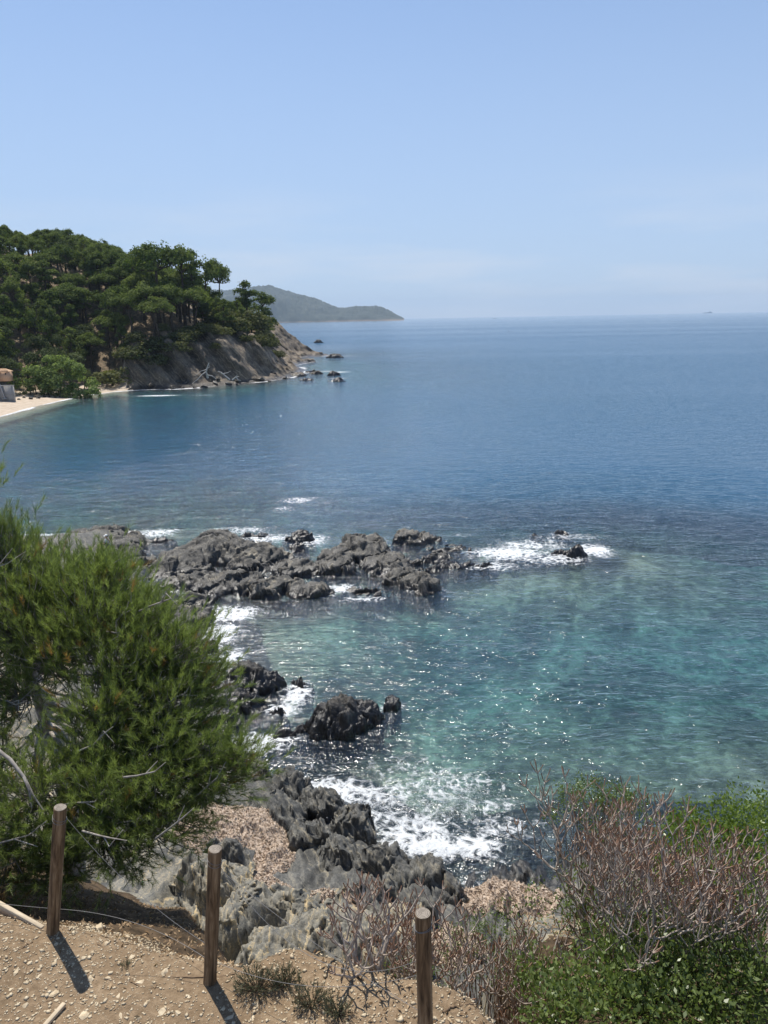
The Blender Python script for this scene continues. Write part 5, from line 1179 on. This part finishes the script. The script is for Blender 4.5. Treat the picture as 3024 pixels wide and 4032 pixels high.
tips = np.concatenate(tips); dirs = np.concatenate(dirs)
# side shoots
m2 = rng.randint(0, len(tips), int(len(tips)*1.6)); off_ = rng.normal(0, 0.11, (len(m2), 3)); tips2 = tips[m2]+off_; d2_ = dirs[m2]+off_*3+rng.normal(0, .25, (len(m2), 3)); d2_ /= np.linalg.norm(d2_, axis=1)[:, None]
tipsA = np.concatenate([tips, tips2]); dirsA = np.concatenate([dirs, d2_])
for k in range(46):                                     # longer bare twigs near the outside
    i = rng.randint(1, len(LC)); c = LC[i]; r = LR[i]; tow = EYE-c; tow /= np.linalg.norm(tow)
    st = c+tow*r*0.75+rng.normal(0, r*.35, 3); dv = np.array([rng.uniform(0.3, 1.0), rng.uniform(-.3, .2), rng.uniform(0.05, .7)]); dv /= np.linalg.norm(dv)
    L_ = rng.uniform(0.25, 0.6); q4 = np.array([st-dv*L_*.5, st-dv*L_*.15+rng.normal(0, .02, 3), st+dv*L_*.2+rng.normal(0, .02, 3), st+dv*L_*.5+[0, 0, .06]])
    wood.append((q4-tb, [0.010, 0.008, 0.0065, 0.003]))
    side = np.cross(dv, tow); s2 = lerp(q4[1], q4[2], .5); wood.append((np.array([s2, s2+(dv+side*rng.choice([-.8, .8]))*L_*.18, s2+(dv+side*rng.choice([-.8, .8]))*L_*.3])-tb, [0.006, 0.005, 0.0025]))
tv, tf = tubes(wood, 5); mk('branch', tv, tf, M['pinebark'], o, True)['label'] = 'pale grey branches of the pine'
def needles(T, D, per, shoot, nl, width, rng):
    n = len(T)*per; k = np.repeat(np.arange(len(T)), per)
    A = rand_unit(rng, n); ax = D[k]; rad = A-(A*ax).sum(1)[:, None]*ax; rad /= (np.linalg.norm(rad, axis=1)[:, None]+1e-6)
    pos = T[k]+ax*(rng.rand(n)[:, None]*shoot-0.02)
    nd = ax*rng.uniform(0.65, 1.15, (n, 1))+rad*rng.uniform(0.25, 0.75, (n, 1))+np.array([0, 0, 0.08]); nd /= np.linalg.norm(nd, axis=1)[:, None]
    L = nl*rng.uniform(0.7, 1.2, (n, 1)); S_ = np.cross(nd, rand_unit(rng, n)); S_ /= (np.linalg.norm(S_, axis=1)[:, None]+1e-6)
    V = np.stack([pos-S_*width/2, pos+S_*width/2, pos+nd*L], 1).reshape(-1, 3); bt = rng.rand(len(T)); tone = np.where(bt[k] > 0.975, 0.92+0.08*rng.rand(n), np.clip(bt[k]*0.5+rng.rand(n)*0.4, 0, 0.9))
    return V, np.arange(n*3).reshape(-1, 3), tone
V, F, sh = needles(tipsA-tb, dirsA, 40, 0.15, 0.085, 0.0040, rng)
mk('needles', V, F, M['needle'], o, attrs={'shade': ('FACE', sh)})
# bare snapped branch at far left
Q = np.array([at_y(-40, 2930, 5.5), at_y(40, 2990, 5.4), at_y(95, 3060, 5.3), at_y(130, 3130, 5.25), at_y(170, 3190, 5.2)])
tv, tf = tubes([(Q-tb, [0.018, 0.016, 0.013, 0.009, 0.005]), (np.array([at_y(95, 3060, 5.3), at_y(115, 3110, 5.2), at_y(125, 3180, 5.2)])-tb, [0.014, 0.010, 0.004])], 7); mk('dead_branch', tv, tf, M['pinebark'], o, True)

# ------------------------------------------------------------------ bare tree-spurge shrubs
m, nt, out = newmat('spurge_stem')
o_ = obj_pos(nt); n1 = noise(nt, 22, 5, 0.6, o_)
bk = ramp(nt, n1.outputs['Fac'], [(0.3, (0.19, 0.145, 0.11)), (0.7, (0.58, 0.50, 0.42))]).outputs['Color']
tpc = ramp(nt, n1.outputs['Fac'], [(0.3, (0.23, 0.115, 0.06)), (0.7, (0.36, 0.20, 0.12))]).outputs['Color']
p = N(nt, 'ShaderNodeBsdfPrincipled', Roughness=0.65); nt.links.new(mixc(nt, attr(nt, 'tip'), bk, tpc), p.inputs['Base Color'])
nt.links.new(bump(nt, n1.outputs['Fac'], 0.3, 0.003), p.inputs['Normal']); nt.links.new(p.outputs[0], out.inputs['Surface']); M['spurge'] = m

def spurge(px, py, Y, height, spread, label, seed, stems=7, levels=5, lean=(0, 0), cname='stem'):
    rng = np.random.RandomState(seed); q = at_y(px, py, Y); base = np.array([q[0], q[1], q[2]])
    gz = near_z(base[:1], base[1:2])[0][0]; low = min(gz, base[2])
    o = empty('spurge_shrub', (base[0], base[1], low-0.03)); tag(o, label, 'shrub', 'bare spurge shrubs'); org = np.array([base[0], base[1], low-0.03])
    main, twigs, tipsr = [], [], []
    def grow(p, d, L, r, lev):
        outw = d.copy(); outw[2] = 0
        end_d = d*0.65+np.array([0, 0, 0.62]); end_d /= np.linalg.norm(end_d)
        n = 5; s = np.linspace(0, 1, n)[:, None]; dd = d*(1-s)+end_d*s; step = L/(n-1)
        pts = p+np.concatenate([[np.zeros(3)], np.cumsum(dd[:-1]*step, 0)])+np.concatenate([np.zeros((1, 3)), rng.normal(0, L*0.018, (n-1, 3))])
        r1 = r*0.8; (tipsr if lev == 0 else main if lev >= levels-1 else twigs).append((pts-org, np.linspace(r, r1, n) if lev else np.linspace(r, r*0.75, n)))
        if lev == 0: return
        k = 3 if rng.rand() < 0.5 else 2
        if lev == 1: k = rng.randint(2, 5)
        a0 = rng.uniform(0, 6.28); ref = np.cross(end_d, [0.3, 0.2, 0.9]); ref /= np.linalg.norm(ref); ref2 = np.cross(end_d, ref)
        for i in range(k):
            a = a0+i*6.28/k+rng.normal(0, .3); sp = rng.uniform(0.55, 0.95)
            cd = end_d+sp*(ref*math.cos(a)+ref2*math.sin(a))+np.array([0, 0, 0.10]); cd /= np.linalg.norm(cd)
            if cd[2] < -0.05: cd[2] = 0.1
            grow(pts[-1], cd, L*rng.uniform(0.66, 0.92)*(0.62 if lev == 1 else 1), max(r1*0.85, 0.0052), lev-1)
    tot = sum(0.79**i for i in range(levels+1)); L0 = height/tot*1.35
    for i in range(stems):
        a = i*2.4+rng.uniform(-.4, .4); t = spread*rng.uniform(0.25, 1.0)
        d = np.array([math.cos(a)*t+lean[0], math.sin(a)*t*0.8+lean[1], 1.0]); d /= np.linalg.norm(d)
        grow(np.array([org[0], org[1], org[2]])+np.array([math.cos(a)*0.05, math.sin(a)*0.05, 0]), d, L0*rng.uniform(0.8, 1.2), rng.uniform(0.015, 0.023), levels)
    tv, tf = tubes(main, 6); mk('stem', tv, tf, M['spurge'], o, True, attrs={'tip': ('POINT', np.zeros(len(tv)))})
    tv, tf = tubes(twigs+tipsr, 5); nt0 = 25*len(twigs)
    tp = np.concatenate([np.zeros(nt0), np.tile(np.repeat([0.0, 0.25, 0.6, 0.9, 1.0], 5), len(tipsr))])
    mk('branch', tv, tf, M['spurge'], o, True, attrs={'tip': ('POINT', tp)})['label'] = 'forked pale branches with reddish tips'
spurge(2560, 3880, 4.65, 1.02, 1.2, 'largest bare spurge shrub with reddish tips, centre right foreground', 3, 8, 5)
spurge(2080, 3920, 4.45, 0.98, 0.85, 'bare spurge shrub left of the largest one, stems dark at the base', 9, 6, 5)
spurge(2830, 3900, 4.5, 1.0, 0.95, 'bare spurge shrub cut off by the right edge of the picture', 14, 6, 5)
spurge(1400, 3925, 3.95, 0.68, 0.4, 'small bare spurge leaning right between the middle and right post', 22, 3, 4, (0.28, 0.0))
spurge(1620, 3900, 4.3, 0.74, 0.5, 'bare spurge right behind the right post', 27, 4, 5)
spurge(2350, 3760, 5.6, 1.1, 0.9, 'bare spurge in the back, between the two larger ones', 31, 6, 5)

# ------------------------------------------------------------------ leafy shrubs
M['mastic'] = mat_leaf('mastic_leaf', (0.06, 0.095, 0.025), (0.24, 0.30, 0.095), 0.42, 0.35, 0.5)
M['mastic2'] = mat_leaf('bright_mastic_leaf', (0.07, 0.12, 0.02), (0.25, 0.32, 0.07), 0.45, 0.35, 0.5)
M['herb'] = mat_leaf('grey_herb', (0.07, 0.075, 0.045), (0.20, 0.20, 0.13), 0.2, 0.7, 0.2)
def leafy(name, lobes, n, leaf, mat, label, seed, group='leafy shrubs on the bank', twigs=60, dens=0.0, asp=0.5):
    rng = np.random.RandomState(seed); C = np.array([at_y(a, b, c) for a, b, c, r in lobes]); R = np.array([l[3] for l in lobes])
    cx = C[:, :2].mean(0); gz = near_z(cx[:1], cx[1:2])[0][0]; org = np.array([cx[0], cx[1], min(gz, (C[:, 2]-R).min())])
    o = empty(name, org); tag(o, label, 'shrub', group)
    w = R**2; w = w/w.sum(); ncl = n//7; k = rng.choice(len(C), ncl, p=w); d = rand_unit(rng, ncl)
    q = C[k]+d*(R[k]*(0.35+0.7*rng.rand(ncl)**0.6))[:, None]
    if dens: ok = fbm(q*3.0, 2, seed) > -dens; q, d = q[ok], d[ok]
    kk = np.repeat(np.arange(len(q)), 7); cc = q[kk]+rng.normal(0, leaf*1.0, (len(kk), 3))
    D = d[kk]*0.5+rng.normal(0, .6, (len(kk), 3))+[0, 0, 0.45]; D /= np.linalg.norm(D, axis=1)[:, None]
    Nn = np.cross(D, rand_unit(rng, len(kk))); Nn /= (np.linalg.norm(Nn, axis=1)[:, None]+1e-6)
    sz = leaf*rng.uniform(0.65, 1.25, len(kk)); V, F = leaf_quads(cc-org, D, Nn, sz, sz*asp)
    mk('foliage', V, F, mat, o, attrs={'shade': ('FACE', np.clip(rng.rand(len(q))[kk]*.5+rng.rand(len(kk))*.5, 0, 1))})
    P_ = []
    for i in rng.choice(len(q), min(twigs, len(q)), replace=False):
        b = np.array([org[0]+rng.normal(0, R.mean()*0.5), org[1]+rng.normal(0, R.mean()*.3), org[2]]); b[2] = min(near_z(b[:1], b[1:2])[0][0], q[i][2]-0.05)
        mid = lerp(b, q[i], .5)+rng.normal(0, .05, 3); P_.append((np.array([b, mid, q[i]])-org, [0.006, 0.004, 0.002]))
    tv, tf = tubes(P_, 4); mk('stem', tv, tf, M['twig'], o, True)
leafy('mastic_shrub', [(2150, 3960, 3.95, .25), (2350, 3900, 4.09, .32), (2600, 3900, 4.09, .36), (2850, 3880, 4.09, .36), (3000, 3960, 3.91, .34), (2450, 4010, 3.81, .3), (2700, 4030, 3.77, .32), (2250, 4040, 3.72, .28), (2500, 3800, 4.37, .3), (2750, 3780, 4.46, .3), (3050, 3780, 4.37, .34), (2150, 3850, 4.3, .2), (2380, 3760, 4.5, .24), (2620, 3720, 4.6, .26), (2880, 3700, 4.6, .28)], 15000, 0.043, M['mastic'],
      'dense low mastic shrub filling the bottom right corner', 5, twigs=50)
leafy('mastic_shrub', [(1780, 3790, 5.0, .26), (1900, 3760, 5.1, .30), (2020, 3780, 5.0, .26), (1960, 3680, 5.3, .24), (1830, 3690, 5.3, .18)], 3200, 0.022, M['mastic'], 'dark small-leaved shrub just right of the right post', 6, dens=0.25)
leafy('mastic_shrub', [(2650, 3375, 6.4, .42), (2800, 3325, 6.6, .42), (2950, 3265, 6.7, .42), (3030, 3365, 6.5, .5), (2880, 3465, 6.2, .45), (2720, 3245, 6.8, .25), (3010, 3185, 6.9, .2), (2620, 3525, 6.0, .4), (2980, 3605, 5.8, .45)], 14000, 0.044, M['mastic2'], 'bright green leafy shrub behind the spurge at the right edge', 7, dens=0.5)
leafy('mastic_shrub', [(2250, 3130, 7.0, .16), (2330, 3110, 7.1, .20), (2420, 3150, 7.0, .2), (2180, 3180, 6.9, .14), (2500, 3160, 6.9, .15), (2380, 3230, 6.8, .25)], 4200, 0.030, M['mastic'], 'olive-green shrub top showing above the left part of the big spurge', 8, dens=0.2)
leafy('mastic_shrub', [(2250, 3560, 5.7, .4), (2400, 3600, 5.6, .4), (2100, 3620, 5.6, .32), (2550, 3620, 5.5, .4), (2750, 3640, 5.4, .4)], 4600, 0.036, M['mastic'], 'shaded leafy shrub deep inside the spurge thicket', 9, dens=0.15)
leafy('mastic_shrub', [(1580, 3790, 4.9, .16), (1560, 3860, 4.6, .14), (1640, 3820, 4.8, .14)], 900, 0.020, M['mastic'], 'small green shrub left of the right post', 10, dens=0.2)
def herb(px, py, r, n, label, seed):
    rng = np.random.RandomState(seed); q = near_hit(px, py); o = empty('dry_herb', q); tag(o, label, 'plant', 'small herbs on the path edge')
    a = rng.uniform(0, 6.28, n); rr = r*np.sqrt(rng.rand(n)); b = np.stack([rr*np.cos(a), rr*np.sin(a)*0.6, rng.rand(n)*r*0.9], 1)
    D = np.stack([np.cos(a)*.4, np.sin(a)*.4, np.ones(n)], 1)+rng.normal(0, .3, (n, 3)); D /= np.linalg.norm(D, axis=1)[:, None]
    V, F, sh = needles(b, D, 8, 0.05, 0.028, 0.004, rng); mk('foliage', V, F, M['herb'], o, attrs={'shade': ('FACE', sh)})
    tv, tf = tubes([(np.array([[0, 0, -0.01], b[i]*.6, b[i]+D[i]*.04]), [0.0025, 0.002, 0.001]) for i in range(0, n, 3)], 4); mk('stem', tv, tf, M['twig'], o)
herb(1010, 3905, 0.13, 170, 'low grey-green herb clump beside the middle post', 2)
herb(1120, 3880, 0.10, 130, 'grey-green herb clump between the middle and the small spurge', 3)
herb(1230, 3960, 0.12, 150, 'dry grassy herb clump at the bottom edge left of the small spurge', 4)
herb(1330, 4000, 0.09, 100, 'small dry herb at the bottom edge below the small spurge', 6)
herb(495, 3810, 0.025, 14, 'tiny green seedling in the gravel between left and middle post', 5)

# ------------------------------------------------------------------ spray over the breaking wave
rng = np.random.RandomState(8); C = []
for (px, py, rx, ry, h, n) in [(1620, 3230, 1.9, 0.9, 1.0, 3800), (1800, 3180, 1.6, 0.9, 0.9, 2600), (1450, 3180, 1.4, 0.6, 0.5, 1200), (1150, 2790, 0.5, 0.6, 0.5, 350), (2330, 2170, 0.9, 1.0, 0.5, 350), (1700, 3360, 0.9, 0.5, 0.8, 900)]:
    c = at(px, py, 0); C.append(np.column_stack([c[0]+rng.normal(0, rx*.6, n), c[1]+rng.normal(0, ry*.6, n), np.abs(rng.normal(0, h*.5, n))+0.03]))
C = np.concatenate(C); S = 0.0095*np.exp(rng.normal(0, .4, len(C)))
V, F = octa_stones(C, S, rng)
M['spray'] = mat_plain('spray_drops', (0.8, 0.82, 0.82), (0.88, 0.9, 0.9), 3, 0.25, 0.5, 0)
sp = mk('sea_spray', V, F, M['spray'], smooth=True); tag(sp, 'white spray flying up from the wave breaking on the outcrop', 'spray', kind='stuff')

# ------------------------------------------------------------------ haze
v, f = box(-15500, 15500, -15500, 15500, -45, 330)
m, nt, out = newmat('sea_haze'); pv = nt.nodes.new('ShaderNodeVolumePrincipled')
pv.inputs['Color'].default_value = (0.62, 0.80, 1.0, 1); pv.inputs['Density'].default_value = 0.00007; pv.inputs['Anisotropy'].default_value = 0.1
nt.links.new(pv.outputs[0], out.inputs['Volume'])
hz_o = mk('haze', v, f, m); tag(hz_o, 'thin blue sea haze over the bay', 'haze', kind='stuff')
